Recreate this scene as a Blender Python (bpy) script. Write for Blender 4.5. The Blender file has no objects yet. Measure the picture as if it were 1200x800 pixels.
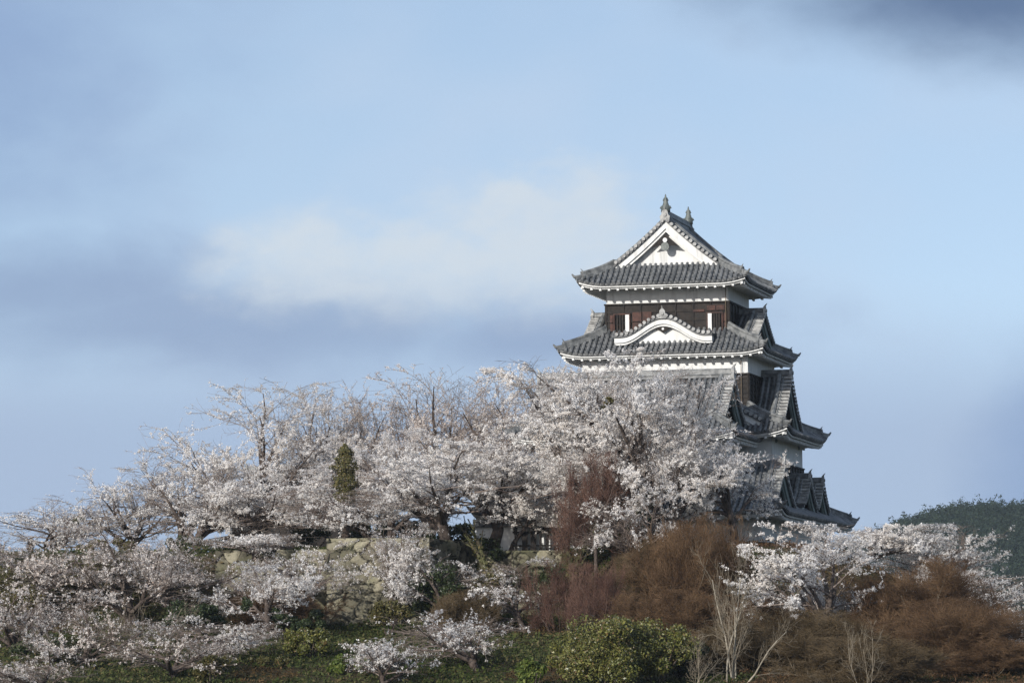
import bpy, math, random
import numpy as np
from mathutils import Matrix, Vector
R = math.radians
SC = bpy.context.scene
COL = SC.collection
random.seed(7)

# ------------------------------------------------------------------ camera
FPX = 5200.0                      # focal length in pixels of the 1200 px wide photograph
HORIZON = 812.0
PITCH = math.atan((HORIZON - 400) / FPX)
ROLL = 0.010
CAM = np.array([0.0, 0.0, 1.7])
r0 = np.array([1.0, 0, 0]); fw = np.array([0, math.cos(PITCH), math.sin(PITCH)]); u0 = np.array([0, -math.sin(PITCH), math.cos(PITCH)])
rt = math.cos(ROLL) * r0 - math.sin(ROLL) * u0
up = math.sin(ROLL) * r0 + math.cos(ROLL) * u0
cd = bpy.data.cameras.new('camera'); cam = bpy.data.objects.new('camera', cd); COL.objects.link(cam)
cd.sensor_width = 36; cd.lens = FPX / 1200 * 36; cd.clip_start = 1; cd.clip_end = 30000
cam.matrix_world = Matrix(((rt[0], up[0], -fw[0], CAM[0]), (rt[1], up[1], -fw[1], CAM[1]), (rt[2], up[2], -fw[2], CAM[2]), (0, 0, 0, 1)))
SC.camera = cam

def ray(px, py):
    return fw * 1.0 + rt * (px - 600) / FPX + up * (400 - py) / FPX
def at(px, py, Y):
    d = ray(px, py); return CAM + d * (Y / d[1])

# ------------------------------------------------------------------ light
SUN_EL, SUN_AZ = R(21), R(-33)     # azimuth measured from the camera's back, negative = left
sund = np.array([math.sin(SUN_AZ) * math.cos(SUN_EL), -math.cos(SUN_AZ) * math.cos(SUN_EL), math.sin(SUN_EL)])
sl = bpy.data.lights.new('sun', 'SUN'); sl.energy = 3.7; sl.angle = R(0.5); sl.color = (1.0, 0.955, 0.89)
so = bpy.data.objects.new('sun', sl); COL.objects.link(so)
so.rotation_euler = Vector(sund).to_track_quat('Z', 'Y').to_euler()
SC.view_settings.view_transform = 'Standard'; SC.view_settings.look = 'None'
SC.view_settings.exposure = 0.42; SC.view_settings.gamma = 1.0
try: SC.view_settings.use_curve_mapping = False
except Exception: pass
SC.cycles.use_denoising = True; SC.cycles.denoising_prefilter = 'NONE'; SC.cycles.max_bounces = 6; SC.cycles.transparent_max_bounces = 8
SC.cycles.diffuse_bounces = 3; SC.cycles.glossy_bounces = 2; SC.cycles.volume_bounces = 0

class NT:
    """tiny helper for writing node trees"""
    def __init__(s, nt): s.nt = nt
    def n(s, t, **kw):
        nd = s.nt.nodes.new(t)
        for k, v in kw.items(): setattr(nd, k, v)
        return nd
    def put(s, sock, v):
        if hasattr(v, 'bl_idname') or isinstance(v, bpy.types.NodeSocket): s.nt.links.new(v, sock)
        else:
            if isinstance(v, tuple) and len(v) == 3 and sock.type == 'RGBA': v = v + (1,)
            sock.default_value = v
    def m(s, op, a, b=0.0, c=None):
        nd = s.n('ShaderNodeMath', operation=op); s.put(nd.inputs[0], a); s.put(nd.inputs[1], b)
        if c is not None: s.put(nd.inputs[2], c)
        return nd.outputs[0]
    def mix(s, f, a, b, bt='MIX'):
        nd = s.n('ShaderNodeMix', data_type='RGBA', blend_type=bt); s.put(nd.inputs[0], f); s.put(nd.inputs[6], a); s.put(nd.inputs[7], b)
        return nd.outputs[2]
    def noise(s, vec, scale, det=4, rough=0.55, dist=0.0):
        nd = s.n('ShaderNodeTexNoise'); s.nt.links.new(vec, nd.inputs['Vector'])
        nd.inputs['Scale'].default_value = scale; nd.inputs['Detail'].default_value = det
        nd.inputs['Roughness'].default_value = rough; nd.inputs['Distortion'].default_value = dist
        return nd.outputs[0]
    def ramp(s, f, stops):
        nd = s.n('ShaderNodeValToRGB'); s.put(nd.inputs[0], f); cr = nd.color_ramp
        while len(cr.elements) < len(stops): cr.elements.new(0.5)
        for e, (p, c) in zip(cr.elements, stops):
            e.position = p; e.color = (c if isinstance(c, tuple) else (c, c, c)) + (1,)
        return nd.outputs[0]
    def sstep(s, v, a, b):
        nd = s.n('ShaderNodeMapRange', interpolation_type='SMOOTHSTEP'); s.put(nd.inputs[0], v)
        nd.inputs[1].default_value = a; nd.inputs[2].default_value = b
        return nd.outputs[0]

W = bpy.data.worlds.new('World'); SC.world = W; W.use_nodes = True
wt = W.node_tree; wt.nodes.clear(); N = NT(wt)
tc = N.n('ShaderNodeTexCoord')
sep = N.n('ShaderNodeSeparateXYZ'); wt.links.new(tc.outputs['Generated'], sep.inputs[0])
X, Y_, Z = sep.outputs
sky = N.n('ShaderNodeTexSky', sky_type='NISHITA'); sky.sun_disc = False
sky.sun_elevation = SUN_EL; sky.sun_rotation = math.atan2(sund[0], sund[1])
sky.air_density = 1.0; sky.dust_density = 0.6; sky.ozone_density = 1.5
# the whole sky is read from a little higher up: a clear spring horizon without the milky band
zz = N.m('MULTIPLY_ADD', Z, 0.85, 0.13)
cmb = N.n('ShaderNodeCombineXYZ'); N.put(cmb.inputs[0], X); N.put(cmb.inputs[1], Y_); N.put(cmb.inputs[2], zz)
nrm = N.n('ShaderNodeVectorMath', operation='NORMALIZE'); wt.links.new(cmb.outputs[0], nrm.inputs[0])
wt.links.new(nrm.outputs[0], sky.inputs[0])
skyc = N.mix(1.0, sky.outputs[0], (1.04, 0.92, 0.87), 'MULTIPLY')
# clouds live in tangent directions of the sky: az = x/y, el = z/y
ya = N.m('MAXIMUM', Y_, 0.05)
az = N.m('DIVIDE', X, ya); el = N.m('DIVIDE', Z, ya)
cc = N.n('ShaderNodeCombineXYZ'); N.put(cc.inputs[0], az); N.put(cc.inputs[1], N.m('MULTIPLY', el, 1.6)); 
CV = cc.outputs[0]
n1 = N.noise(CV, 22, 6, 0.5, 0.25); n2 = N.noise(CV, 60, 5, 0.55, 0.2); n3 = N.noise(CV, 9, 3, 0.5); n4 = N.noise(CV, 95, 6, 0.6, 0.3)
def ell(px, py, rx, ry, tilt=0.0):
    """soft cloud body: 1 in the middle, 0 outside"""
    cx = (px - 600) / FPX; cy = (HORIZON - py) / FPX
    dx = N.m('SUBTRACT', az, cx); dy = N.m('SUBTRACT', el, cy)
    dy = N.m('SUBTRACT', dy, N.m('MULTIPLY', dx, tilt))
    a = N.m('POWER', N.m('MULTIPLY', N.m('ABSOLUTE', dx), FPX / rx), 2.0)
    b = N.m('POWER', N.m('MULTIPLY', N.m('ABSOLUTE', dy), FPX / ry), 2.0)
    d = N.m('SQRT', N.m('ADD', a, b))
    return N.m('SUBTRACT', 1.0, d)
wob = N.m('ADD', N.m('MULTIPLY', N.m('SUBTRACT', n1, 0.5), 1.1), N.m('MULTIPLY', N.m('SUBTRACT', n2, 0.5), 0.28))
wobw = N.m('ADD', N.m('MULTIPLY', N.m('SUBTRACT', n1, 0.5), 0.9), N.m('ADD', N.m('MULTIPLY', N.m('SUBTRACT', n2, 0.5), 0.9), N.m('MULTIPLY', N.m('SUBTRACT', n4, 0.5), 0.35)))
def mask(bodies, lo, hi, wob=wob):
    v = bodies[0]
    for b in bodies[1:]: v = N.m('MAXIMUM', v, b)
    return N.sstep(N.m('ADD', v, wob), lo, hi)
white = mask([ell(640, 280, 200, 120, 0.05), ell(360, 305, 150, 85, 0.0), ell(510, 320, 260, 85), ell(690, 245, 85, 75), ell(600, 240, 90, 60)], -0.05, 0.72, wobw)
white = N.m('MULTIPLY', white, N.m('ADD', 0.72, N.m('MULTIPLY', N.sstep(N.m('ADD', N.m('MULTIPLY', n2, 0.5), N.m('MULTIPLY', n4, 0.5)), 0.35, 0.62), 0.28)))
grey = mask([ell(260, 372, 760, 85, -0.01), ell(40, 340, 380, 90), ell(620, 395, 260, 60)], -0.05, 0.9)
dark = mask([ell(1200, 0, 420, 105, -0.03)], -0.15, 1.0)
dim = mask([ell(-60, 40, 420, 360), ell(1230, 560, 120, 200)], -0.1, 1.0)
pale = N.sstep(N.m('ADD', N.m('MULTIPLY', n3, 0.6), N.m('MULTIPLY', n1, 0.4)), 0.34, 0.74)
c = N.mix(N.m('MULTIPLY', pale, 0.7), skyc, (3.2, 3.92, 4.95))
low = N.sstep(el, (HORIZON - 330) / FPX, (HORIZON - 520) / FPX)
c = N.mix(N.m('MULTIPLY', low, 0.75), c, (2.15, 2.75, 3.9))
c = N.mix(N.m('MULTIPLY', dim, 0.72), c, (1.4, 2.1, 3.5))
c = N.mix(N.m('MULTIPLY', grey, 0.72), c, (1.55, 2.1, 3.25))
white = N.m('MULTIPLY', white, N.sstep(el, (HORIZON - 425) / FPX, (HORIZON - 310) / FPX))
c = N.mix(N.m('MULTIPLY', white, 0.9), c, (3.9, 4.35, 4.8))
c = N.mix(N.m('MULTIPLY', dark, 0.92), c, (0.62, 1.02, 1.85))
bg = N.n('ShaderNodeBackground'); wt.links.new(c, bg.inputs[0]); bg.inputs[1].default_value = 0.127
wo = N.n('ShaderNodeOutputWorld'); wt.links.new(bg.outputs[0], wo.inputs[0])

# ------------------------------------------------------------------ materials
def material(name, build):
    m = bpy.data.materials.new(name); m.use_nodes = True
    nt = m.node_tree; nt.nodes.clear(); n = NT(nt)
    out = n.n('ShaderNodeOutputMaterial'); sh = build(n)
    nt.links.new(sh, out.inputs[0]); return m
def principled(n, col, rough=0.8, spec=0.3, bump=None, bs=0.4, bd=0.05, metal=0.0):
    p = n.n('ShaderNodeBsdfPrincipled'); n.put(p.inputs['Base Color'], col); n.put(p.inputs['Roughness'], rough)
    p.inputs['Specular IOR Level'].default_value = spec; p.inputs['Metallic'].default_value = metal
    if bump is not None:
        b = n.n('ShaderNodeBump'); b.inputs['Strength'].default_value = bs; b.inputs['Distance'].default_value = bd
        n.put(b.inputs['Height'], bump); n.nt.links.new(b.outputs[0], p.inputs['Normal'])
    return p.outputs[0]
def ocoord(n): return n.n('ShaderNodeTexCoord').outputs['Object']
def island(n): return n.n('ShaderNodeNewGeometry').outputs['Random Per Island']
def two(name, a, b, scale, rough=0.8, spec=0.3, bs=0.3, bd=0.03, lo=0.35, hi=0.65, isl=0.0):
    def f(n):
        o = ocoord(n); v = n.noise(o, scale, 6, 0.6)
        c = n.mix(n.sstep(v, lo, hi), a, b)
        v2 = n.noise(o, scale * 7, 3, 0.6)
        c = n.mix(0.5, c, n.ramp(v2, [(0.3, 0.55), (0.7, 1.0)]), 'MULTIPLY')
        if isl: c = n.mix(isl, c, n.ramp(island(n), [(0.0, 0.35), (1.0, 1.0)]), 'MULTIPLY')
        return principled(n, c, rough, spec, v2, bs, bd)
    return material(name, f)
M = {}
M['tile'] = two('roof tile', (0.05, 0.055, 0.06), (0.12, 0.125, 0.128), 1.6, 0.5, 0.45, isl=0.35)
M['rib'] = two('round roof tile', (0.085, 0.092, 0.098), (0.235, 0.24, 0.24), 2.2, 0.45, 0.5, isl=0.3)
M['edge'] = two('pale tile end', (0.22, 0.22, 0.215), (0.46, 0.46, 0.44), 3.0, 0.55, 0.4, isl=0.45)
M['ridge'] = two('ridge tile', (0.085, 0.09, 0.092), (0.23, 0.235, 0.23), 2.5, 0.55, 0.4)
M['plaster'] = two('white plaster', (0.60, 0.60, 0.57), (0.74, 0.74, 0.715), 0.9, 0.85, 0.2, bs=0.08)
def plaster_sh(n):
    o = ocoord(n); mp = n.n('ShaderNodeMapping'); n.nt.links.new(o, mp.inputs[0]); mp.inputs['Scale'].default_value = (3.2, 3.2, 0.35)
    st = n.noise(mp.outputs[0], 1.0, 5, 0.6); bl = n.noise(o, 0.8, 5, 0.6)
    c = n.mix(n.sstep(st, 0.48, 0.72), (0.635, 0.64, 0.625), (0.48, 0.48, 0.465)); c = n.mix(n.m('MULTIPLY', n.sstep(bl, 0.5, 0.7), 0.35), c, (0.52, 0.52, 0.495))
    return principled(n, c, 0.85, 0.2, bl, 0.08, 0.03)
M['plaster'] = material('limewashed plaster', plaster_sh)
for nd in []:
    if nd.type == 'VALTORGB': nd.color_ramp.elements[0].color = (0.9, 0.9, 0.9, 1)
M['green'] = two('grey green board', (0.15, 0.185, 0.18), (0.24, 0.285, 0.27), 2.0, 0.6, 0.4)  # mottled grey green for wing and side gable boards and walls
M['wood'] = two('black stained timber', (0.012, 0.010, 0.009), (0.026, 0.020, 0.016), 3.0, 0.7, 0.25)
M['redwood'] = two('reddish timber', (0.032, 0.014, 0.010), (0.080, 0.032, 0.022), 3.0, 0.65, 0.3)
M['void_shade'] = two('painted interior shade', (0.006, 0.006, 0.006), (0.012, 0.011, 0.01), 2.0, 0.9, 0.1)  # near black stands for the unlit room behind the bars
M['bronze'] = two('dark bronze', (0.07, 0.085, 0.08), (0.15, 0.165, 0.15), 5.0, 0.5, 0.5)
M['cable'] = two('brown cable', (0.12, 0.09, 0.06), (0.17, 0.13, 0.09), 5.0)
M['bark'] = two('cherry bark', (0.05, 0.037, 0.03), (0.125, 0.10, 0.085), 2.0, 0.85, 0.2, 0.8, 0.05)
M['mossbark'] = two('mossy bark', (0.075, 0.06, 0.045), (0.13, 0.135, 0.06), 1.1, 0.9, 0.15, 0.9, 0.08)
M['twig'] = two('cherry twig', (0.16, 0.125, 0.105), (0.27, 0.22, 0.19), 1.0, 0.85, 0.2)
M['rust'] = two('rust brown twig', (0.125, 0.076, 0.044), (0.25, 0.158, 0.09), 0.5, 0.9, 0.1, isl=0.75)
M['maroon'] = two('maroon twig', (0.13, 0.072, 0.056), (0.24, 0.145, 0.11), 0.5, 0.9, 0.1, isl=0.7)
M['drab'] = two('drab brown twig', (0.12, 0.085, 0.045), (0.24, 0.18, 0.11), 0.5, 0.9, 0.1, isl=0.75)
M['whitebark'] = two('pale bark', (0.22, 0.195, 0.15), (0.38, 0.34, 0.27), 2.0, 0.8, 0.2)
M['palebark'] = two('grey pale bark', (0.16, 0.135, 0.10), (0.27, 0.23, 0.17), 2.0, 0.8, 0.2)

def leafmat(name, stops, tr=0.25, spec=0.25, rough=0.6, patch=None):
    def f(n):
        c = n.ramp(island(n), stops)
        if patch:
            v = n.noise(ocoord(n), patch[0], 3); c = n.mix(n.sstep(v, 0.42, 0.62), c, patch[1], 'MULTIPLY')
        p = principled(n, c, rough, spec)
        t = n.n('ShaderNodeBsdfTranslucent'); n.put(t.inputs[0], c)
        mx = n.n('ShaderNodeMixShader'); mx.inputs[0].default_value = tr
        n.nt.links.new(p, mx.inputs[1]); n.nt.links.new(t.outputs[0], mx.inputs[2]); return mx.outputs[0]
    return material(name, f)
M['blossom'] = leafmat('cherry blossom', [(0.0, (0.60, 0.52, 0.47)), (0.05, (0.80, 0.75, 0.71)), (0.15, (0.93, 0.905, 0.88)), (1.0, (0.96, 0.945, 0.925))], 0.56, 0.05, 0.9, (0.35, (0.95, 0.93, 0.9)))
M['blossom_pink'] = leafmat('pinkish cherry blossom', [(0.0, (0.45, 0.34, 0.29)), (0.12, (0.70, 0.61, 0.56)), (0.3, (0.89, 0.84, 0.80)), (1.0, (0.945, 0.915, 0.88))], 0.54, 0.05, 0.9, (0.4, (0.93, 0.89, 0.85)))
M['leaf'] = leafmat('evergreen leaf', [(0.0, (0.04, 0.05, 0.012)), (0.5, (0.125, 0.13, 0.03)), (0.86, (0.20, 0.19, 0.05)), (0.93, (0.17, 0.13, 0.055)), (1.0, (0.20, 0.12, 0.06))], 0.12, 0.5, 0.42, (0.55, (0.75, 0.8, 0.7)))
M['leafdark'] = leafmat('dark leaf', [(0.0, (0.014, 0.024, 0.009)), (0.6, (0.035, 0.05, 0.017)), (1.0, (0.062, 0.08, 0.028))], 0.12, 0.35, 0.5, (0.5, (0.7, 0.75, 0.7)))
M['leafbright'] = leafmat('young leaf', [(0.0, (0.05, 0.08, 0.015)), (0.5, (0.095, 0.135, 0.025)), (1.0, (0.18, 0.20, 0.05))], 0.3, 0.3, 0.5)
M['leafolive'] = leafmat('olive leaf', [(0.0, (0.045, 0.045, 0.015)), (0.6, (0.085, 0.08, 0.025)), (1.0, (0.14, 0.11, 0.04))], 0.15, 0.3, 0.5)
M['scrub'] = leafmat('bank grass', [(0.0, (0.025, 0.034, 0.012)), (0.45, (0.052, 0.066, 0.022)), (0.75, (0.095, 0.105, 0.038)), (1.0, (0.14, 0.105, 0.055))], 0.2, 0.1, 0.8, (0.14, (0.62, 0.72, 0.55)))
M['brownscrub'] = leafmat('dead brown growth', [(0.0, (0.05, 0.03, 0.018)), (0.5, (0.085, 0.05, 0.028)), (1.0, (0.14, 0.085, 0.045))], 0.2, 0.1, 0.8, (0.2, (0.7, 0.8, 0.6)))
M['forest'] = leafmat('far pine leaf', [(0.0, (0.010, 0.02, 0.013)), (0.6, (0.022, 0.038, 0.024)), (1.0, (0.042, 0.058, 0.032))], 0.1, 0.2, 0.7, (0.02, (0.7, 0.75, 0.8)))

def ground_sh(n):
    o = ocoord(n); a = n.noise(o, 0.22, 5); b = n.noise(o, 2.2, 6, 0.65); f = n.noise(o, 9, 4)
    c = n.mix(n.sstep(a, 0.4, 0.6), (0.045, 0.052, 0.02), (0.075, 0.056, 0.032))
    c = n.mix(n.sstep(b, 0.5, 0.7), c, (0.095, 0.095, 0.038))
    c = n.mix(0.6, c, n.ramp(f, [(0.3, 0.5), (0.7, 1.0)]), 'MULTIPLY')
    return principled(n, c, 0.95, 0.1, b, 0.9, 0.25)
M['ground'] = material('bank soil and moss', ground_sh)
def stone_sh(n):
    at_ = n.n('ShaderNodeAttribute', attribute_name='stone'); o = ocoord(n)
    c = n.mix(at_.outputs['Fac'], (0.085, 0.078, 0.055), (0.36, 0.33, 0.24))
    m = n.noise(o, 0.7, 4); c = n.mix(n.m('MULTIPLY', n.sstep(m, 0.45, 0.62), 0.4), c, (0.16, 0.17, 0.08))
    c = n.mix(n.sstep(n.noise(o, 0.35, 5), 0.5, 0.7), c, (0.075, 0.07, 0.05))
    c = n.mix(1.0, c, n.ramp(n.n('ShaderNodeAttribute', attribute_name='joint').outputs['Fac'], [(0.12, 0.10), (0.55, 1.0)]), 'MULTIPLY')
    v = n.noise(o, 5, 6, 0.65); c = n.mix(0.6, c, n.ramp(v, [(0.3, 0.45), (0.7, 1.0)]), 'MULTIPLY')
    return principled(n, c, 0.9, 0.2, v, 0.8, 0.08)
M['stone'] = material('mossy stone', stone_sh)

# ------------------------------------------------------------------ object helpers
def tag(o, label=None, cat=None, group=None, kind=None):
    if label: o['label'] = label
    if cat: o['category'] = cat
    if group: o['group'] = group
    if kind: o['kind'] = kind
    return o
def empty(name, loc=(0, 0, 0), rz=0.0):
    o = bpy.data.objects.new(name, None); COL.objects.link(o); o.location = loc; o.rotation_euler = (0, 0, rz); return o
def npmesh(name, V, F, mat, parent=None, smooth=False, mats=None, midx=None):
    """V (n,3), F (m,k) with equal k"""
    V = np.asarray(V, np.float32); F = np.asarray(F, np.int32)
    me = bpy.data.meshes.new(name); me.vertices.add(len(V)); me.vertices.foreach_set('co', V.ravel())
    k = F.shape[1]; me.loops.add(F.size); me.loops.foreach_set('vertex_index', F.ravel())
    me.polygons.add(len(F)); me.polygons.foreach_set('loop_start', np.arange(0, F.size, k, dtype=np.int32))
    try: me.polygons.foreach_set('loop_total', np.full(len(F), k, np.int32))
    except Exception: pass
    me.update(calc_edges=True)
    me.materials.append(mat)
    if smooth: me.polygons.foreach_set('use_smooth', np.ones(len(F), bool))
    o = bpy.data.objects.new(name, me); COL.objects.link(o)
    if parent: o.parent = parent
    return o
class MB:
    def __init__(s): s.v = []; s.f = []
    def quad(s, a, b, c, d):
        i = len(s.v); s.v += [a, b, c, d]; s.f.append((i, i + 1, i + 2, i + 3))
    def poly(s, pts):
        i = len(s.v); s.v += list(pts); s.f.append(tuple(range(i, i + len(pts))))
    def sheet(s, rows):
        n = len(rows[0]); i = len(s.v)
        for r in rows: s.v += list(r)
        for a in range(len(rows) - 1):
            for b in range(n - 1):
                s.f.append((i + a * n + b, i + a * n + b + 1, i + (a + 1) * n + b + 1, i + (a + 1) * n + b))
    def box(s, x0, y0, z0, x1, y1, z1):
        s.loft([[(x0, y0, z0), (x1, y0, z0), (x1, y1, z0), (x0, y1, z0)], [(x0, y0, z1), (x1, y0, z1), (x1, y1, z1), (x0, y1, z1)]])
    def loft(s, rings, caps=True):
        n = len(rings[0]); i = len(s.v)
        for r in rings: s.v += [tuple(p) for p in r]
        for a in range(len(rings) - 1):
            for b in range(n):
                c = (b + 1) % n
                s.f.append((i + a * n + b, i + a * n + c, i + (a + 1) * n + c, i + (a + 1) * n + b))
        if caps:
            s.f.append(tuple(i + n - 1 - k for k in range(n))); m = i + (len(rings) - 1) * n
            s.f.append(tuple(m + k for k in range(n)))
    def tube(s, pts, r, n=6, caps=True, sx=1.0):
        """round bar through pts; r number or list"""
        P = [Vector(p) for p in pts]; rings = []
        for k, p in enumerate(P):
            t = (P[min(k + 1, len(P) - 1)] - P[max(k - 1, 0)]).normalized()
            ref = Vector((0, 0, 1)) if abs(t.z) < 0.95 else Vector((0, 1, 0))
            a = t.cross(ref).normalized(); b = a.cross(t)
            rr = r[k] if isinstance(r, (list, tuple)) else r
            rings.append([p + a * math.cos(q) * rr * sx + b * math.sin(q) * rr for q in [2 * math.pi * j / n + math.pi / n for j in range(n)]])
        s.loft(rings, caps)
    def bar(s, pts, w, h0, h1):
        """box section along pts: width w, from z+h0 to z+h1"""
        P = [Vector(p) for p in pts]; rings = []
        for k, p in enumerate(P):
            t = (P[min(k + 1, len(P) - 1)] - P[max(k - 1, 0)]); t.z = 0; t.normalize()
            a = Vector((t.y, -t.x, 0)) * w / 2; z0 = Vector((0, 0, h0)); z1 = Vector((0, 0, h1))
            rings.append([p - a + z0, p + a + z0, p + a * 0.8 + z1, p - a * 0.8 + z1])
        s.loft(rings)
    def build(s, name, mat, parent=None, smooth=False):
        me = bpy.data.meshes.new(name); me.from_pydata([tuple(v) for v in s.v], [], s.f); me.update()
        me.materials.append(mat)
        if smooth:
            for p in me.polygons: p.use_smooth = True
        o = bpy.data.objects.new(name, me); COL.objects.link(o)
        if parent: o.parent = parent
        return o

# ------------------------------------------------------------------ castle tower
TH = R(13.15); CC_ = at(795.5, 400, 250.0)
castle = empty('castle_tower', (CC_[0], 250.0, 0.0), -TH)
tag(castle, 'four storey white and black castle tower with curved grey tiled roofs on the hilltop', 'castle')
ax = np.array([math.cos(TH), -math.sin(TH), 0]); ay = np.array([math.sin(TH), math.cos(TH), 0])
def ZL(lx, ly, py):
    """height of the point above local plan (lx, ly) that the photograph shows on row py"""
    p = np.array([CC_[0], 250.0, 0.0]) + ax * lx + ay * ly - CAM
    k = (400 - py) / FPX
    p0 = p.copy(); p0[2] = 0
    # (p.up) = k (p.fw), p.z unknown
    a = np.dot(p0, up) - k * np.dot(p0, fw); b = up[2] - k * fw[2]
    return -a / b + CAM[2]

def prof_skirt(t): return 0.70 * t + 0.30 * t * t
def onigawara(mb, p, d, s=1.0):
    """ridge end tile: round boss on a shouldered plate with a horn; d = outward plan direction"""
    d = Vector((d[0], d[1], 0)).normalized(); a = Vector((d.y, -d.x, 0)); p = Vector(p); z = Vector((0, 0, 1))
    out = [(-.30, -.22), (-.34, .02), (-.22, .16), (-.20, .34), (-.10, .46), (.10, .46), (.20, .34), (.22, .16), (.34, .02), (.30, -.22)]
    f = [p + (a * x + z * y) * s for x, y in out]
    mb.loft([[q - d * .12 * s for q in f], [q + d * .06 * s for q in f]])
    mb.tube([p + d * .06 * s + z * .14 * s, p + d * .14 * s + z * .14 * s], .13 * s, 10)
    mb.tube([p + z * .42 * s - d * .05, p + z * .56 * s + d * .04 * s, p + z * .70 * s + d * .16 * s], [.07 * s, .055 * s, .015 * s], 6)

def skirt(name, outer, inner, ze, H, lift, wall, Lc=2.2, label=None, sides='FRBL', rafters=0.5):
    x0, x1, y0, y1 = outer; a0, a1, b0, b1 = inner; w0, w1, v0, v1 = wall
    tiles = MB(); ribs = MB(); eave = MB(); hips = []
    # frame of each side: point(s, d), s range outer/inner, depth, wall distance
    S = {'F': (lambda s, d: (s, y0 + d), x0, x1, a0, a1, b0 - y0, v0 - y0),
         'B': (lambda s, d: (s, y1 - d), x0, x1, a0, a1, y1 - b1, y1 - v1),
         'L': (lambda s, d: (x0 + d, s), y0, y1, b0, b1, a0 - x0, w0 - x0),
         'R': (lambda s, d: (x1 - d, s), y0, y1, b0, b1, x1 - a1, x1 - w1)}
    for k in sides:
        P, s0, s1, t0, t1, Dp, wd = S[k]; kL = (t0 - s0) / Dp; kR = (s1 - t1) / Dp
        def zz(s, d, dz=0.0):
            e = min((s - kL * d) - s0, s1 - (s + kR * d)); q = max(0.0, 1 - max(e, 0) / Lc)
            return ze + H * prof_skirt(d / Dp) + lift * q ** 2.2 * (1 - d / Dp) ** 1.1 + dz
        def pt(s, d, dz=0.0): p = P(s, d); return (p[0], p[1], zz(s, d, dz))
        nc = max(3, int(Dp / 0.26)); rows = []; ns = 26
        for j in range(nc):
            d0, d1 = Dp * j / nc, Dp * (j + 1) / nc
            for d, dz in ((d0, 0.045), (d1, 0.0)):
                rows.append([pt(s0 + kL * d + (s1 - kR * d - s0 - kL * d) * i / ns, d, dz) for i in range(ns + 1)])
        rows.insert(0, [pt(s0 + (s1 - s0) * i / ns, 0, -0.07) for i in range(ns + 1)])
        tiles.sheet(rows)
        m = int((s1 - s0) / 0.3); off = ((s1 - s0) - m * 0.3) / 2
        for i in range(m + 1):
            s = s0 + off + i * 0.3
            dm = Dp
            if kL > 0 and s < t0: dm = min(dm, (s - s0) / kL)
            if kR > 0 and s > t1: dm = min(dm, (s1 - s) / kR)
            if dm < 0.25: continue
            nn = max(2, int(dm / 0.45))
            ribs.tube([pt(s, -0.04 + (dm + 0.04) * j / nn, 0.07) for j in range(nn + 1)], 0.085, 6)
            ribs.tube([pt(s, -0.07, 0.06), pt(s, 0.0, 0.06)], 0.10, 8)
        # white eave boards, soffit and rafter ends
        def ept(s, d, dz):
            e = min(s - s0, s1 - s); q = max(0.0, 1 - max(e, 0) / Lc); p = P(s, d)
            return (p[0], p[1], ze + lift * q ** 2.2 * (1 - d / max(wd, .3) * .8) + dz + 0.16 * d)
        ss = [s0 + 0.1 + (s1 - s0 - 0.2) * i / 30 for i in range(31)]
        def lim(s, d): return min(max(s, s0 + d), s1 - d)
        for dz0, dz1, din in ((-0.07, -0.17, 0.10), (-0.17, -0.26, 0.24)):
            eave.sheet([[ept(lim(s, din), din, dz0 - .16 * din) for s in ss], [ept(lim(s, din), din, dz1 - .16 * din) for s in ss]])
        eave.sheet([[ept(lim(s, .10), .10, -0.19) for s in ss], [ept(lim(s, .24), .24, -0.19) for s in ss]])
        eave.sheet([[ept(lim(s, d), d, -0.28) for s in ss] for d in (0.24, wd * .5 + .1, wd + 0.02)])
        nr = int((s1 - s0 - 0.5) / rafters); ro = ((s1 - s0) - nr * rafters) / 2
        for i in range(nr + 1):
            s = s0 + ro + i * rafters
            if min(s - s0, s1 - s) < 0.22: continue
            dd = min(wd, min(s - s0, s1 - s))
            A = [ept(s, 0.16, -0.36 - .02), ept(s, max(dd, .4), -0.40)]
            h = 0.062
            rings = []
            for q, dq in zip(A, (0.16, max(dd, .4))):
                c0 = P(s - h, dq); c1 = P(s + h, dq)
                rings.append([(c0[0], c0[1], q[2]), (c1[0], c1[1], q[2]), (c1[0], c1[1], q[2] + .12), (c0[0], c0[1], q[2] + .12)])
            eave.loft(rings)
    root = tiles.build(name, M['tile'], castle)
    if label: root['label'] = label
    ribs.build('round_tiles', M['rib'], root); eave.build('eave', M['plaster'], root)
    for (cx, cy, ix, iy) in ((x0, y0, a0, b0), (x1, y0, a1, b0), (x1, y1, a1, b1), (x0, y1, a0, b1)):
        h = MB(); pts = []
        for j in range(9):
            t = j / 8; pts.append((cx + (ix - cx) * t, cy + (iy - cy) * t, ze + H * prof_skirt(t) + lift * (1 - t) ** 1.1))
        d = Vector((cx - ix, cy - iy, 0)).normalized()
        p0 = Vector(pts[0])
        inner_pts = [Vector(p) for p in pts]; inner_pts[0] = p0 - d * 0.35 + Vector((0, 0, -0.02))
        h.bar(inner_pts, 0.30, -0.02, 0.26); h.tube([p + Vector((0, 0, .32)) for p in inner_pts], 0.10, 7)
        h.bar([p0 + d * 0.05 + Vector((0, 0, .03)), Vector(pts[1])], 0.22, -0.05, 0.14)
        h.tube([p0 + d * 0.10 + Vector((0, 0, .14)), Vector(pts[1]) + Vector((0, 0, .16))], 0.09, 7)
        h.tube([p0 - d * .05 + Vector((0, 0, .12)), p0 + d * 0.16 + Vector((0, 0, .16)), p0 + d * 0.3 + Vector((0, 0, .30))], [.10, .08, .04], 7)
        onigawara(h, p0 - d * 0.36 + Vector((0, 0, .20)), d, 0.62)
        h.build('hip_ridge', M['ridge'], root)
    return root

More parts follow.
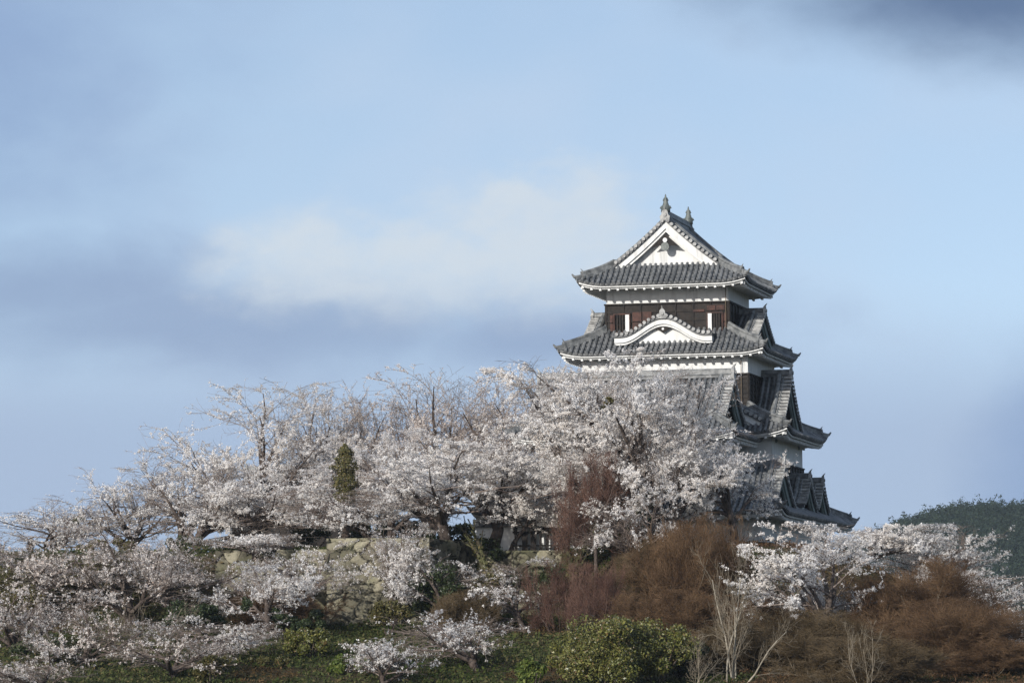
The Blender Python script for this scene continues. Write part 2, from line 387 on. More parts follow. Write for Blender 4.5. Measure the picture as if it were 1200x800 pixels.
def prof_gable(c):
    return lambda t: t * (1 + c) - c * t * t
def prof_kara(t):   # undulating gable
    return (1 - math.cos(math.pi * min(t / .86, 1.0) ** 1.0)) / 2

def gable(name, O, a, a0, a1, hw, zr, H, prof, board, bh=0.34, wall_in=0.55, base=0.3, parent=None, label=None,
          ridge_h=0.36, ridge=True, orn=True, ribs_on=True, oni=1.0, kud=True):
    """roof over a gable: ridge from av=a0 to av=a1 (outward)"""
    a = Vector((a[0], a[1], 0)).normalized(); b = Vector((-a.y, a.x, 0)); O = Vector((O[0], O[1], 0)); Zv = Vector((0, 0, 1))
    def P(lat, av, dz=0.0, ex=0.0):
        t = min(abs(lat) / hw, 1.0)
        return O + a * av + b * lat + Zv * (zr - H * prof(t) + dz)
    tiles = MB(); rb = MB(); vg = MB(); bd = MB(); wl = MB(); rg = MB()
    nc = max(4, int(hw * 1.25 / 0.28))
    for sg in (-1, 1):
        rows = []
        for j in range(nc):
            for t, dz in ((1 - j / nc, 0.045), (1 - (j + 1) / nc, 0.0)): rows.append([P(sg * hw * t, a0, dz), P(sg * hw * t, a1, dz)])
        tiles.sheet(rows)
        tiles.sheet([[P(sg * hw * j / 12, a0, -0.10), P(sg * hw * j / 12, a1 - .02, -0.10)] for j in range(13)])
        tiles.sheet([[P(sg * hw * j / 12, a1, 0.03) for j in range(13)], [P(sg * hw * j / 12, a1, -0.10) for j in range(13)]])
        tiles.sheet([[P(sg * hw, a0, 0.04), P(sg * hw, a1, 0.04)], [P(sg * hw, a0, -0.1), P(sg * hw, a1, -.1)]])
        if ribs_on:
            x = a1 - 0.92
            while x > a0 + 0.05:
                rb.tube([P(sg * hw * (1 - j / 8), x, 0.07) for j in range(9)], 0.085, 6); x -= 0.3
        # verge: short round tiles laid outward with discs on the gable edge
        L = 0.0; pl = P(0, a1); nxt = 0.22; K = 200
        for j in range(1, K + 1):
            p = P(sg * hw * j / K, a1); L += (p - pl).length; pl = p
            if L >= nxt:
                nxt += 0.29; lat = sg * hw * j / K
                vg.tube([P(lat, a1 - 0.50, 0.10), P(lat, a1 + 0.04, 0.10)], 0.085, 7)
                vg.tube([P(lat, a1 + 0.03, 0.08), P(lat, a1 + 0.09, 0.08)], 0.102, 10)
        if kud:
            kp = [P(sg * hw * (0.02 + 0.96 * j / 12), a1 - 0.66, 0.10) for j in range(13)]
            rg.bar(kp, 0.24, -0.02, 0.20) if False else rg.tube([p + Zv * .10 for p in kp], 0.15, 8)
            rg.tube([P(sg * hw * (0.02 + 0.96 * j / 12), a1 - 0.42, 0.13) for j in range(13)], 0.07, 6)
            rg.tube([P(sg * hw * .97, a1 - .66, .2), P(sg * hw, a1 - .66, .22) + b * sg * .12 + Zv * .05], [.15, .19], 9)
        # bargeboards in two steps
        for (e0, e1, h0, h1) in ((a1 - 0.22, a1 - 0.10, -0.10, -0.10 - bh), (a1 - 0.30, a1 - 0.20, -0.1 - bh * .9, -0.10 - bh * 1.45)):
            n = 16; rings = []
            for j in range(n + 1):
                lat = sg * (hw - 0.02) * j / n
                rings.append([P(lat, e0, h0), P(lat, e1, h0), P(lat, e1, h1), P(lat, e0, h1)])
            bd.loft(rings)
    zb = zr - H - base
    if wall_in is not None:
        n = 24; av = a1 - wall_in
        top = [P(hw * (-1 + 2 * j / n), av, -0.12) for j in range(n + 1)]
        bot = [Vector((p.x, p.y, min(zb, p.z - .01))) for p in top]
        wl.sheet([top, bot])
    if ridge:
        zr_ = lambda av, dz: O + a * av + Zv * (zr + dz)
        rg.bar([zr_(a0, 0), zr_((a0 + a1) / 2, 0), zr_(a1 - 0.12, 0)], 0.34, 0.0, ridge_h)
        rg.bar([zr_(a0, 0), zr_(a1 - 0.1, 0)], 0.42, ridge_h * .45, ridge_h * .55)
        rg.tube([zr_(a0, ridge_h + .04), zr_(a1 - 0.1, ridge_h + .04)], 0.11, 8)
    root = tiles.build(name, M['tile'], parent or castle)
    if label: root['label'] = label
    if rb.v: rb.build('round_tiles', M['rib'], root)
    vg.build('verge_tiles', M['edge'], root); bd.build('bargeboard', board, root)
    if wl.v: wl.build('gable_wall', M['plaster'] if board is M['plaster'] else M['green'], root)
    if rg.v: rg.build('ridge', M['ridge'], root)
    if oni:
        og = MB(); onigawara(og, O + a * (a1 + .02) + Zv * (zr + ridge_h * .35), (a.x, a.y), oni * .85); og.build('ridge_end_tile', M['edge'], root)
    return root, P, a, b, zr

def walls(name, rect, z0, z1, mat, parent=None, label=None):
    m = MB(); m.box(rect[0], rect[2], z0, rect[1], rect[3], z1); o = m.build(name, mat, parent or castle)
    if label: o['label'] = label
    return o
def boards(name, rect, z0, z1, step=0.27, mat='wood', vert=0.9):
    """lapped horizontal boards with thin vertical battens round a storey"""
    x0, x1, y0, y1 = rect; m = MB(); z = z0
    while z < z1 - 0.02:
        zt = min(z + step, z1); e = 0.055
        m.loft([[(x0 - e, y0 - e, z), (x1 + e, y0 - e, z), (x1 + e, y1 + e, z), (x0 - e, y1 + e, z)],
                [(x0 - .01, y0 - .01, zt), (x1 + .01, y0 - .01, zt), (x1 + .01, y1 + .01, zt), (x0 - .01, y1 + .01, zt)]])
        z += step
    n = int((x1 - x0) / vert)
    for i in range(n + 1):
        x = x0 + (x1 - x0) * i / n; m.box(x - .035, y0 - .085, z0, x + .035, y0 - .02, z1); m.box(x - .035, y1 + .02, z0, x + .035, y1 + .085, z1)
    n = int((y1 - y0) / vert)
    for i in range(n + 1):
        y = y0 + (y1 - y0) * i / n; m.box(x1 + .02, y - .035, z0, x1 + .085, y + .035, z1); m.box(x0 - .085, y - .035, z0, x0 - .02, y + .035, z1)
    m.box(x0 - .12, y0 - .12, z1 - .02, x1 + .12, y1 + .12, z1 + .06)
    return m.build(name, M[mat], castle)

GZ = 9.05   # terrace level
# storey 1
ze1 = ZL(4, -15.2, 602); R1o = (-8.44, 8.44, -15.2, 9.5); W1 = (-7.0, 7.0, -13.6, 8.0)
walls('wall', W1, GZ + .5, ze1 + .2, M['plaster'], label='white plastered ground storey wall')
pl_ = MB(); pl_.box(W1[0] - .25, W1[2] - .25, GZ - 1.0, W1[1] + .25, W1[3] + .25, GZ + .5); pl_.build('stone_plinth', M['stone'], castle)
R1 = skirt('roof', R1o, (-4.9, 4.9, -11.6, 6.0), ze1, 2.0, 0.34, W1, label='lowest tiled roof with dormers on its side')
# storey 2 and the front wing
W2 = (-6.1, 6.1, -4.9, 5.2); ze2 = ZL(6, -6.56, 507)
walls('wall', W2, ze1 + .3, ze2 + .25, M['plaster'])
boards('timber_cladding', (-6.1, 6.1, -4.9, 5.2), ze1 + .4, ZL(6.1, 0, 545))
R2 = skirt('roof', (-7.3, 7.3, -6.56, 6.56), (-4.7, 4.7, -4.3, 4.3), ze2, 1.55, 0.42, W2)
WF = (-5.5, 4.2, -11.6, -5.0); zeF = ZL(2, -13.4, 510)
walls('wall', WF, ze1 + .3, zeF + .25, M['plaster'], label='white wall of the front wing')
zrF = ZL(4.75, -9, 442); zgF = zrF - 2.35
RF = skirt('roof', (-6.9, 5.55, -13.4, -4.6), (-5.6, 4.3, -12.1, -5.9), zeF, max(zgF - zeF, .5), 0.3, WF, Lc=1.6)
for sx in (1, -1):
    gable('wing_gable', (-.65, -9), (sx, 0), 0, 5.4, 3.1, zrF, zrF - zgF, prof_gable(.36), M['green'], bh=.42, wall_in=.75, parent=castle, oni=1.1)
# storey 3
W3 = (-4.7, 4.7, -4.3, 4.3); ze3 = ZL(0, -5.3, 413)
walls('wall', W3, ze2 + 1.0, ze3 + .3, M['plaster'])
boards('timber_cladding', W3, ze2 + 1.0, ZL(4.7, -4.3, 438))
H3 = ZL(0, -3.3, 387) - ze3
R3 = skirt('roof', (-5.82, 5.82, -5.3, 5.3), (-3.5, 3.5, -3.3, 3.3), ze3, H3, 0.30, W3, Lc=1.7)
# storey 4
W4 = (-3.47, 3.47, -3.27, 3.27); ze4 = ZL(0, -4.9, 331)
zb4 = ZL(3.47, -3.27, 353.5)
walls('wall', W4, ze3 + .9, ze4 + .3, M['plaster'], label='white plastered band under the top roof')
boards('timber_cladding', W4, ze3 + .9, zb4, step=.5)
zg4 = ZL(0, -3.3, 310.5)
R4 = skirt('roof', (-4.8, 4.8, -4.9, 4.9), (-3.0, 3.0, -3.35, 3.35), ze4, zg4 - ze4, 0.30, W4, Lc=1.7, label='top roof with a white gable to the front')
zr4 = ZL(0, -3.6, 257)
for sy in (-1, 1):
    g, P, a, b, zr = gable('top_gable', (0, 0), (0, sy), 0, 3.6, 3.0, zr4, zr4 - zg4, prof_gable(.16), M['plaster'], bh=.40, wall_in=.62, parent=castle, ridge_h=.42, oni=1.0)
    if sy == -1:
        # carved pendant in the gable: dark spreading fins, round boss and drop
        y = -3.53; z = ZL(0, y, 287)
        m = MB()
        pts = [(0, .62), (.30, .34), (.66, .02), (.80, -.10), (.55, -.06), (.30, -.02), (.22, -.10), (0, -.30), (-.22, -.10), (-.30, -.02), (-.55, -.06), (-.80, -.10), (-.66, .02), (-.30, .34)]
        m.loft([[(px_, y + .0, z + pz_) for px_, pz_ in pts], [(px_, y - .07, z + pz_) for px_, pz_ in pts]]); m.build('gable_pendant', M['wood'], g)
        m = MB(); m.tube([(0, y - .06, z + .26), (0, y - .16, z + .26)], .13, 12); m.build('pendant_boss', M['plaster'], g)
        m = MB(); m.tube([(0, y - .06, z - .10), (0, y - .18, z - .10)], .24, 12); m.build('pendant_drop', M['bronze'], g)
# ridge ornaments: upright fish with raised tails
def fish(y, sc):
    m = MB(); z0 = zr4 + .42
    path = [(0, y, z0), (0, y + .0 * sc, z0 + .25), (0, y + .04, z0 + .45), (0, y, z0 + .62), (0, y, z0 + .80), (0, y, z0 + 1.02 * sc)]
    m.tube(path, [.27, .25, .17, .12, .07, .02], 8)
    for sg in (-1, 1):
        m.loft([[(sg * .08, y - .05, z0 + .1), (sg * .34, y - .02, z0 + .22), (sg * .27, y - .02, z0 + .36), (sg * .08, y - .05, z0 + .38)],
                [(sg * .08, y + .05, z0 + .1), (sg * .34, y + .02, z0 + .22), (sg * .27, y + .02, z0 + .36), (sg * .08, y + .05, z0 + .38)]])
        m.loft([[(0, y - .04, z0 + .5), (sg * .17, y, z0 + .66), (sg * .10, y, z0 + .82), (0, y - .03, z0 + .8)],
                [(0, y + .04, z0 + .5), (sg * .17, y + .03, z0 + .66), (sg * .10, y + .03, z0 + .82), (0, y + .03, z0 + .8)]])
    m.build('fish_finial', M['bronze'], castle, True)
fish(-3.35, 1.0); fish(3.35, 1.0)
# undulating front gable of roof 3
zk = ZL(0, -4.75, 371); zkb = ZL(0, -4.75, 392)
g, P, a, b, zr = gable('undulating_gable', (0.02, 0), (0, -1), 3.3, 4.8, 2.78, zk, zk - zkb, prof_kara, M['plaster'], bh=.29, wall_in=.5, base=.55, parent=castle, oni=.9, ridge_h=.2, kud=False)
m = MB(); y = -4.8 + .33; z = zk - .62
pts = [(0, .10), (.3, .12), (.62, .10), (.36, -.02), (.14, -.16), (0, -.26), (-.14, -.16), (-.36, -.02), (-.62, .10), (-.3, .12)]
m.loft([[(px_, y, z + pz_) for px_, pz_ in pts], [(px_, y - .07, z + pz_) for px_, pz_ in pts]]); m.build('gable_pendant', M['wood'], g)
m = MB(); m.tube([(0, y - .06, z - .04), (0, y - .14, z - .04)], .07, 10); m.build('pendant_boss', M['plaster'], g)
# side dormers
za = ZL(4.95, 0, 368); zc = ZL(4.95, 0, 399)
for sx in (1, -1):
    gable('side_dormer', (0, 0), (sx, 0), 3.4, 4.95, 2.75, za, za - zc, prof_gable(.2), M['green'], wall_in=.55, oni=.9, ridge_h=.22)
za = ZL(6.4, 0, 441); zc = ZL(6.4, 0, 508)
for sx in (1, -1):
    gable('side_dormer', (0, 0), (sx, 0), 4.6, 6.4, 3.9, za, za - zc, prof_gable(.44), M['green'], bh=.42, wall_in=.7, oni=.95, ridge_h=.26)
za = ZL(2, -6.0, 446); zc = ZL(2, -6.0, 496)
gable('front_dormer', (2.0, 0), (0, -1), 4.2, 6.0, 3.85, za, za - zc, prof_gable(.2), M['plaster'], bh=.36, wall_in=.55, oni=.9, ridge_h=.22)
za = ZL(7.4, -8.6, 546); zc = ZL(7.4, -8.6, 601)
for sx in (1, -1):
    gable('side_dormer', (0, -8.6), (sx, 0), 3.2, 7.4, 4.1, za, za - zc, prof_gable(.42), M['green'], bh=.45, wall_in=.7, oni=1.0, ridge_h=.24)
for yy, p0, p1 in ((-.1, 561, 594), (4.4, 566, 601)):
    za = ZL(7.4, yy, p0); zc = ZL(7.4, yy, p1)
    for sx in (1, -1):
        gable('side_dormer', (0, yy), (sx, 0), 5.0, 7.4, 2.2, za, za - zc, prof_gable(.42), M['green'], bh=.32, wall_in=.6, oni=.85, ridge_h=.2)
# windows of the top storey
def window(x0, x1, py0, py1, shut_left, y=-3.27):
    z0 = ZL((x0 + x1) / 2, y, py1); z1 = ZL((x0 + x1) / 2, y, py0); f = MB(); t = .07
    f.box(x0 - t, y - .16, z0 - t, x0, y - .05, z1 + t); f.box(x1, y - .16, z0 - t, x1 + t, y - .05, z1 + t)
    f.box(x0, y - .16, z1, x1, y - .05, z1 + t); f.box(x0, y - .16, z0 - t, x1, y - .05, z0)
    w = f.build('window', M['redwood'], castle)
    v = MB(); v.box(x0, y - .10, z0, x1, y - .065, z1); v.build('opening_shade', M['void_shade'], w)  # near-black slab before the solid wall; interior shade is put into its colour
    s = MB(); sw = .22
    xs = (x0, x0 + sw) if shut_left else (x1 - sw, x1)
    s.box(xs[0], y - .15, z0, xs[1], y - .105, z1); s.build('shutter', M['plaster'], w)
    br = MB()
    for i in range(3):
        x = (xs[1] + (x1 - xs[1]) * (i + 1) / 4) if shut_left else (x0 + (xs[0] - x0) * (i + 1) / 4)
        br.box(x - .045, y - .15, z0, x + .045, y - .11, z1)
    br.build('bars', M['wood'], w)
window(-2.98, -2.15, 369, 389, False); window(2.32, 3.10, 367, 387, True)
def panel(x0, x1, py0, py1):
    y = -3.27; z0 = ZL((x0 + x1) / 2, y, py1); z1 = ZL((x0 + x1) / 2, y, py0); m = MB()
    nx = max(1, round((x1 - x0) / .52)); nz = max(1, round((z1 - z0) / .5)); dx = (x1 - x0) / nx; dz = (z1 - z0) / nz
    for i in range(nx):
        for j in range(nz):
            m.box(x0 + i * dx + .03, y - .10, z0 + j * dz + .03, x0 + (i + 1) * dx - .03, y - .075, z0 + (j + 1) * dz - .03)
    m.build('timber_panel', M['redwood'], castle)
panel(-3.28, -3.06, 369, 389); panel(-2.0, -.85, 365, 389); panel(2.25, 3.30, 357, 364); panel(1.45, 2.15, 362, 366); panel(3.18, 3.42, 366, 388)
for pts_ in ([(3.34, -3.42, ze3 + 1.0), (3.34, -3.42, ze4 - .1)], [(4.35, -4.5, ze2 + 1.4), (4.35, -4.45, ze3 - .1)]):
    cb = MB(); cb.tube(pts_, .022, 5); cb.build('lightning_cable', M['cable'], castle)

# ------------------------------------------------------------------ terrain
def sst(v, a, b):
    t = np.clip((v - a) / (b - a), 0, 1); return t * t * (3 - 2 * t)
EDGE_X = np.array([-80, -35, -15.6, -14.9, -4.4, -2.2, -1.6, 2.3, 3.3, 6.0, 14, 40, 80.])
EDGE_Y = np.array([226, 226, 226.6, 226.0, 226.0, 231.9, 231.9, 231.9, 226, 224.5, 224.5, 224, 224.])
WID_X = np.array([-80, -16.5, -15.0, 2.3, 3.6, 80.]); WID_V = np.array([9, 8, .35, .35, 7, 9.])
_rn = np.random.RandomState(5); _ph = _rn.rand(12, 3) * 6.28; _k = _rn.randn(12, 2) * 0.35
def terrain(x, Y):
    x = np.asarray(x, float); Y = np.asarray(Y, float)
    top = GZ - 7.2 * sst(x, 13.5, 31) - 0.0 * x
    low = 5.6 * np.clip((Y - 186) / 40, 0, 1) ** 0.9 * (1 - .35 * sst(x, 12, 34))
    e = np.interp(x, EDGE_X, EDGE_Y); w = np.interp(x, WID_X, WID_V)
    s = sst(Y, e - w, e + w * .2 + .02)
    z = low + (np.maximum(top, low) - low) * s
    z = z * (1 - sst(Y, 285, 340))
    for (a, b), p in zip(_k, _ph): z = z + 0.055 * np.sin(a * x + b * Y + p[0]) * sst(Y, 186, 200) * (1 - .8 * s)
    # far hills
    hy = np.exp(-((Y - 1500) / 330) ** 2)
    z = z + (56 * sst(x, 28, 152) + 12 * sst(x, 200, 500)) * hy + 84 * sst(-x, 118, 225) * hy
    return z
def axis(parts):
    o = []
    for a, b, n in parts: o += list(np.linspace(a, b, n, endpoint=False))
    return np.array(o + [parts[-1][1]])
gx = axis([(-3000, -700, 10), (-700, -60, 48), (-60, 60, 240), (60, 800, 55), (800, 3000, 10)])
gy = axis([(-400, 180, 10), (180, 300, 240), (300, 900, 24), (900, 2200, 65), (2200, 5000, 10)])
GX, GY = np.meshgrid(gx, gy); GZZ = terrain(GX, GY)
nx, ny = len(gx), len(gy); idx = np.arange(nx * ny).reshape(ny, nx)
F = np.stack([idx[:-1, :-1], idx[:-1, 1:], idx[1:, 1:], idx[1:, :-1]], -1).reshape(-1, 4)
g = npmesh('ground', np.stack([GX, GY, GZZ], -1).reshape(-1, 3), F, M['ground'], smooth=True); tag(g, 'mossy brown earth bank and terrace under the castle', kind='structure')

def stone_wall(name, A, B, z0, z1, batter, seed, label, size=0.62):
    """dry stone wall from plan A to B; stones are real relief"""
    rs = np.random.RandomState(seed); A = np.array(A, float); B = np.array(B, float); L = np.linalg.norm(B - A); Hh = z1 - z0
    t = (B - A) / L; nrm = np.array([t[1], -t[0]])
    nu, nv = int(L / .07), int(Hh / .07); U, Vv = np.meshgrid(np.linspace(0, L, nu), np.linspace(0, Hh, nv))
    sx, sy = int(L / size) + 2, int(Hh / (size * .72)) + 2
    su, sv = np.meshgrid(np.arange(sx), np.arange(sy)); su = (su + .5 * (sv % 2)).ravel() * size + rs.uniform(-.45, .45, sx * sy) * size; sv = sv.ravel() * size * .72 + rs.uniform(-.3, .3, sx * sy) * size
    P = np.stack([U.ravel() + .05 * np.sin(Vv.ravel() * 9), Vv.ravel() + .04 * np.sin(U.ravel() * 11)], -1)
    d = np.sqrt((P[:, None, 0] - su) ** 2 + ((P[:, None, 1] - sv) * 1.25) ** 2); o = np.argpartition(d, 1, 1)[:, :2]
    dd = np.take_along_axis(d, o, 1); sw = dd[:, 0] > dd[:, 1]; d1 = np.minimum(dd[:, 0], dd[:, 1]); d2 = np.maximum(dd[:, 0], dd[:, 1]); ci = np.where(sw, o[:, 1], o[:, 0])
    e = np.clip((d2 - d1) / .17, 0, 1); bulge = .17 * np.clip(e * 1.6, 0, 1) ** .7 + rs.uniform(-.09, .09, sx * sy)[ci] + .012 * rs.randn(len(ci)) + (rs.uniform(-.35, .35, sx * sy)[ci] * (P[:, 0] - su[ci]) + rs.uniform(-.3, .3, sx * sy)[ci] * (P[:, 1] - sv[ci]))
    off = bulge + batter * (1 - P[:, 1] / Hh)
    V = np.stack([A[0] + t[0] * U.ravel() + nrm[0] * off, A[1] + t[1] * U.ravel() + nrm[1] * off, z0 + Vv.ravel()], -1)
    ii = np.arange(nu * nv).reshape(nv, nu); F = np.stack([ii[:-1, :-1], ii[:-1, 1:], ii[1:, 1:], ii[1:, :-1]], -1).reshape(-1, 4)
    # top course turns back into the terrace
    back = V[ii[-1]].copy(); back[:, :2] -= nrm * .9; nb = len(V); V = np.concatenate([V, back])
    j = np.arange(nu - 1); F = np.concatenate([F, np.stack([ii[-1, :-1], ii[-1, 1:], nb + j + 1, nb + j], -1)])
    ob = npmesh(name, V, F, M['stone']); at_ = ob.data.attributes.new('stone', 'FLOAT', 'POINT')
    tone = rs.rand(sx * sy)[ci]; jt = ob.data.attributes.new('joint', 'FLOAT', 'POINT'); jt.data.foreach_set('value', np.concatenate([e, np.full(nu, 1.)]).astype(np.float32)); at_.data.foreach_set('value', np.concatenate([tone, np.full(nu, .5)]).astype(np.float32))
    return tag(ob, label, 'stone wall')
stone_wall('stone_wall', (-15.2, 226.2), (-9.2, 226.0), 5.0, 9.1, .5, 3, 'low mossy stone wall half hidden by blossom, left of the bright stone wall corner', .9)
stone_wall('stone_wall', (-9.5, 225.3), (-4.3, 225.3), 4.2, 9.62, .9, 4, 'tall sunlit castle wall of pale irregular mossy stones at the middle of the bank', .78)
stone_wall('stone_wall', (-4.6, 225.15), (-2.2, 232.0), 4.4, 9.58, .5, 5, 'shaded side of the stone wall turning back towards the castle')
stone_wall('stone_wall', (-2.6, 231.5), (2.9, 231.3), 5.0, 9.1, .4, 6, 'dark shaded stone wall below the picket fence')
# terrace block behind the tall wall
tb = MB(); tb.box(-9.45, 225.45, 8.5, -4.3, 233, 9.55); o = tb.build('terrace_top', M['ground']); tag(o, 'grassy top of the raised stone terrace', kind='structure')

# ------------------------------------------------------------------ plants
def rodrigues(v, k, ang):
    c = np.cos(ang)[..., None]; s = np.sin(ang)[..., None]
    return v * c + np.cross(k, v) * s + k * (np.sum(k * v, -1, keepdims=True)) * (1 - c)
def norm(v): return v / np.maximum(np.linalg.norm(v, axis=-1, keepdims=True), 1e-9)
def grow(rs, start, dirs, lens, P, wig, trop, flat=0.0):
    """polylines from starts; returns (N,P,3). trop: upward pull per step, flat: damp of vertical"""
    n = len(start); pts = np.zeros((n, P, 3)); pts[:, 0] = start; d = norm(dirs.copy()); bend = rs.randn(n, 3) * wig * .6
    for i in range(1, P):
        d = d + rs.randn(n, 3) * wig + bend / P; d[:, 2] += trop / P
        if flat: d[:, 2] *= (1 - flat / P)
        d = norm(d); pts[:, i] = pts[:, i - 1] + d * (lens / (P - 1))[:, None]
    return pts
def children(rs, pts, rad, k, t0, t1, ang, angj, length, lenj, P, wig, trop, flat, rr, taper=0.35, minr=.004):
    n, Pn, _ = pts.shape
    t = t0 + (t1 - t0) * (np.arange(k)[None, :] + rs.rand(n, k)) / k; t = t.clip(0, .999); f = t * (Pn - 1); i = f.astype(int); u = f - i
    a = np.take_along_axis(pts, i[..., None].repeat(3, 2), 1); b = np.take_along_axis(pts, (i + 1)[..., None].repeat(3, 2), 1)
    st = a + (b - a) * u[..., None]; tan = norm(b - a)
    r = np.take_along_axis(rad, i, 1) * (1 - u) + np.take_along_axis(rad, i + 1, 1) * u
    side = norm(np.cross(tan, rs.randn(n, k, 3))); side = rodrigues(side, tan, (np.arange(k)[None, :] * 2.4 + rs.rand(n, k) * 1.5))
    an = ang + angj * rs.randn(n, k); d = norm(tan * np.cos(an)[..., None] + side * np.sin(an)[..., None])
    ln = length * (1 - .45 * (t - t0) / max(t1 - t0, 1e-3)) * np.exp(rs.randn(n, k) * lenj)
    q = grow(rs, st.reshape(-1, 3), d.reshape(-1, 3), ln.ravel(), P, wig, trop, flat)
    r0_ = np.maximum(r.ravel() * rr, minr); R_ = r0_[:, None] * np.linspace(1, taper, P)[None, :]
    return q, np.maximum(R_, minr * .7)
def tubes(pts, rad, S):
    n, P, _ = pts.shape; tan = np.zeros_like(pts); tan[:, 1:-1] = pts[:, 2:] - pts[:, :-2]; tan[:, 0] = pts[:, 1] - pts[:, 0]; tan[:, -1] = pts[:, -1] - pts[:, -2]; tan = norm(tan)
    ref = np.where(np.abs(tan[..., 2:3]) < .9, np.array([0, 0, 1.]), np.array([1., 0, 0])); a = norm(np.cross(tan, ref)); b = np.cross(a, tan)
    q = np.arange(S) * 2 * np.pi / S
    V = pts[:, :, None] + (a[:, :, None] * np.cos(q)[None, None, :, None] + b[:, :, None] * np.sin(q)[None, None, :, None]) * rad[:, :, None, None]
    base = np.arange(n * P * S).reshape(n, P, S); nx_ = np.roll(base, -1, 2)
    F = np.stack([base[:, :-1], nx_[:, :-1], nx_[:, 1:], base[:, 1:]], -1).reshape(-1, 4)
    return V.reshape(-1, 3), F
def join(parts):
    Vs, Fs, k = [], [], 0
    for V, F in parts: Vs.append(V); Fs.append(F + k); k += len(V)
    return np.concatenate(Vs), np.concatenate(Fs)
def petals(rs, C, size, per, spread, nbias=None, aspect=1.0):
    """small random quads round centres"""
    n = len(C) * per; c = np.repeat(C, per, 0) + rs.randn(n, 3) * spread
    nr = rs.randn(n, 3)
    if nbias is not None: nr = norm(nr) * .8 + np.repeat(nbias, per, 0)
    nr = norm(nr); a = norm(np.cross(nr, rs.randn(n, 3))); b = np.cross(nr, a)
    s = (size * np.exp(rs.randn(n) * .3))[:, None] * .5
    V = np.stack([c - a * s * aspect, c - b * s, c + a * s * aspect, c + b * s], 1).reshape(-1, 3)
    return V, np.arange(n * 4).reshape(-1, 4)
def along(rs, pts, step, t0=0.0):
    """points strewn along polylines"""
    n, P, _ = pts.shape; seg = np.linalg.norm(pts[:, 1:] - pts[:, :-1], axis=2).sum(1); tot = seg.sum(); m = int(tot / step)
    w = rs.choice(n, m, p=seg / tot); t = (t0 + (1 - t0) * rs.rand(m)) * (P - 1) * .9999; i = t.astype(int); u = (t - i)[:, None]
    return pts[w, i] * (1 - u) + pts[w, i + 1] * u

def cherry(seed, H=7.0, spread=1.0, dens=1.0, flat=0.5, pink=False, trunk_h=.24, n_limb=6, lean=0.0, bark='bark', psize=.088, upright=.25):
    rs = np.random.RandomState(seed)
    tr = grow(rs, np.zeros((1, 3)) - [[0, 0, .5]], np.array([[lean, rs.uniform(-.1, .1), 1.]]), np.array([H * trunk_h + .5]), 6, .07, .1)
    trr = np.linspace(H * .040, H * .027, 6)[None]
    l1, r1 = children(rs, tr, trr, n_limb, .62, 1.0, 0.72 * spread, .16, H * .66, .15, 9, .10, upright, flat * .3, .62, .10)
    l1b, r1b = children(rs, tr, trr, 2, .9, 1.0, .30, .1, H * .66, .1, 9, .13, .2, 0, .7, .07)
    L1 = np.concatenate([l1, l1b]); Rr1 = np.concatenate([r1, r1b])
    l2, r2 = children(rs, L1, Rr1, 8, .22, 1.0, .75, .2, H * .30, .25, 7, .13, .12, flat, .55, .3, .012)
    l3, r3 = children(rs, l2, r2, 6, .15, 1.0, .75, .25, H * .16, .35, 5, .14, .1, flat, .55, .4, .010)
    l4, r4 = children(rs, l3, r3, 4, .1, 1.0, .7, .25, H * .07, .35, 4, .14, .1, 0, .6, .5, .008)
    return rs, [(tr, trr, 9), (L1, Rr1, 7)], [(l2, r2, 4), (l3, r3, 3), (l4, r4, 3)]
def bush(seed, H=3.0, n=10, k=(9, 8, 6), spread=.5, up=.5, r=.02, minr=.006, lift=0.0):
    """leafless many-stemmed shrub: fine upright twigs"""
    rs = np.random.RandomState(seed)
    ang = rs.rand(n) * 6.28; tl = np.abs(rs.randn(n)) * spread * .6 + .1
    d = np.stack([np.cos(ang) * np.sin(tl), np.sin(ang) * np.sin(tl), np.cos(tl)], -1)
    s = np.stack([np.cos(ang) * .12 * H * spread, np.sin(ang) * .12 * H * spread, np.full(n, -.3)], -1)
    if lift: s = s * [.3, .3, 0] + [0, 0, lift * H]
    a = grow(rs, s, d, H * (.45 + .3 * rs.rand(n)), 7, .13, up * .4); ra = np.full((n, 1), r * H / 3) * np.linspace(1, .45, 7)[None] * (.7 + .6 * rs.rand(n, 1))
    b, rb_ = children(rs, a, ra, k[0], .2, 1., .55, .2, H * .32, .25, 6, .15, up * .5, 0, .5, .4, minr)
    c_, rc = children(rs, b, rb_, k[1], .1, 1., .6, .25, H * .17, .3, 5, .2, up * .4, 0, .6, .5, minr)
    e, re_ = children(rs, c_, rc, k[2], .1, 1., .65, .3, H * .09, .3, 3, .2, .2, 0, .7, .6, minr)
    trk = [(np.stack([np.zeros(6), np.zeros(6), np.linspace(-.4, lift * H + .1, 6)], -1)[None], np.linspace(.17, .11, 6)[None], 8)] if lift else []
    return rs, [(a, ra, 6)] + trk, [(b, rb_, 4), (c_, rc, 3), (e, re_, 3)]
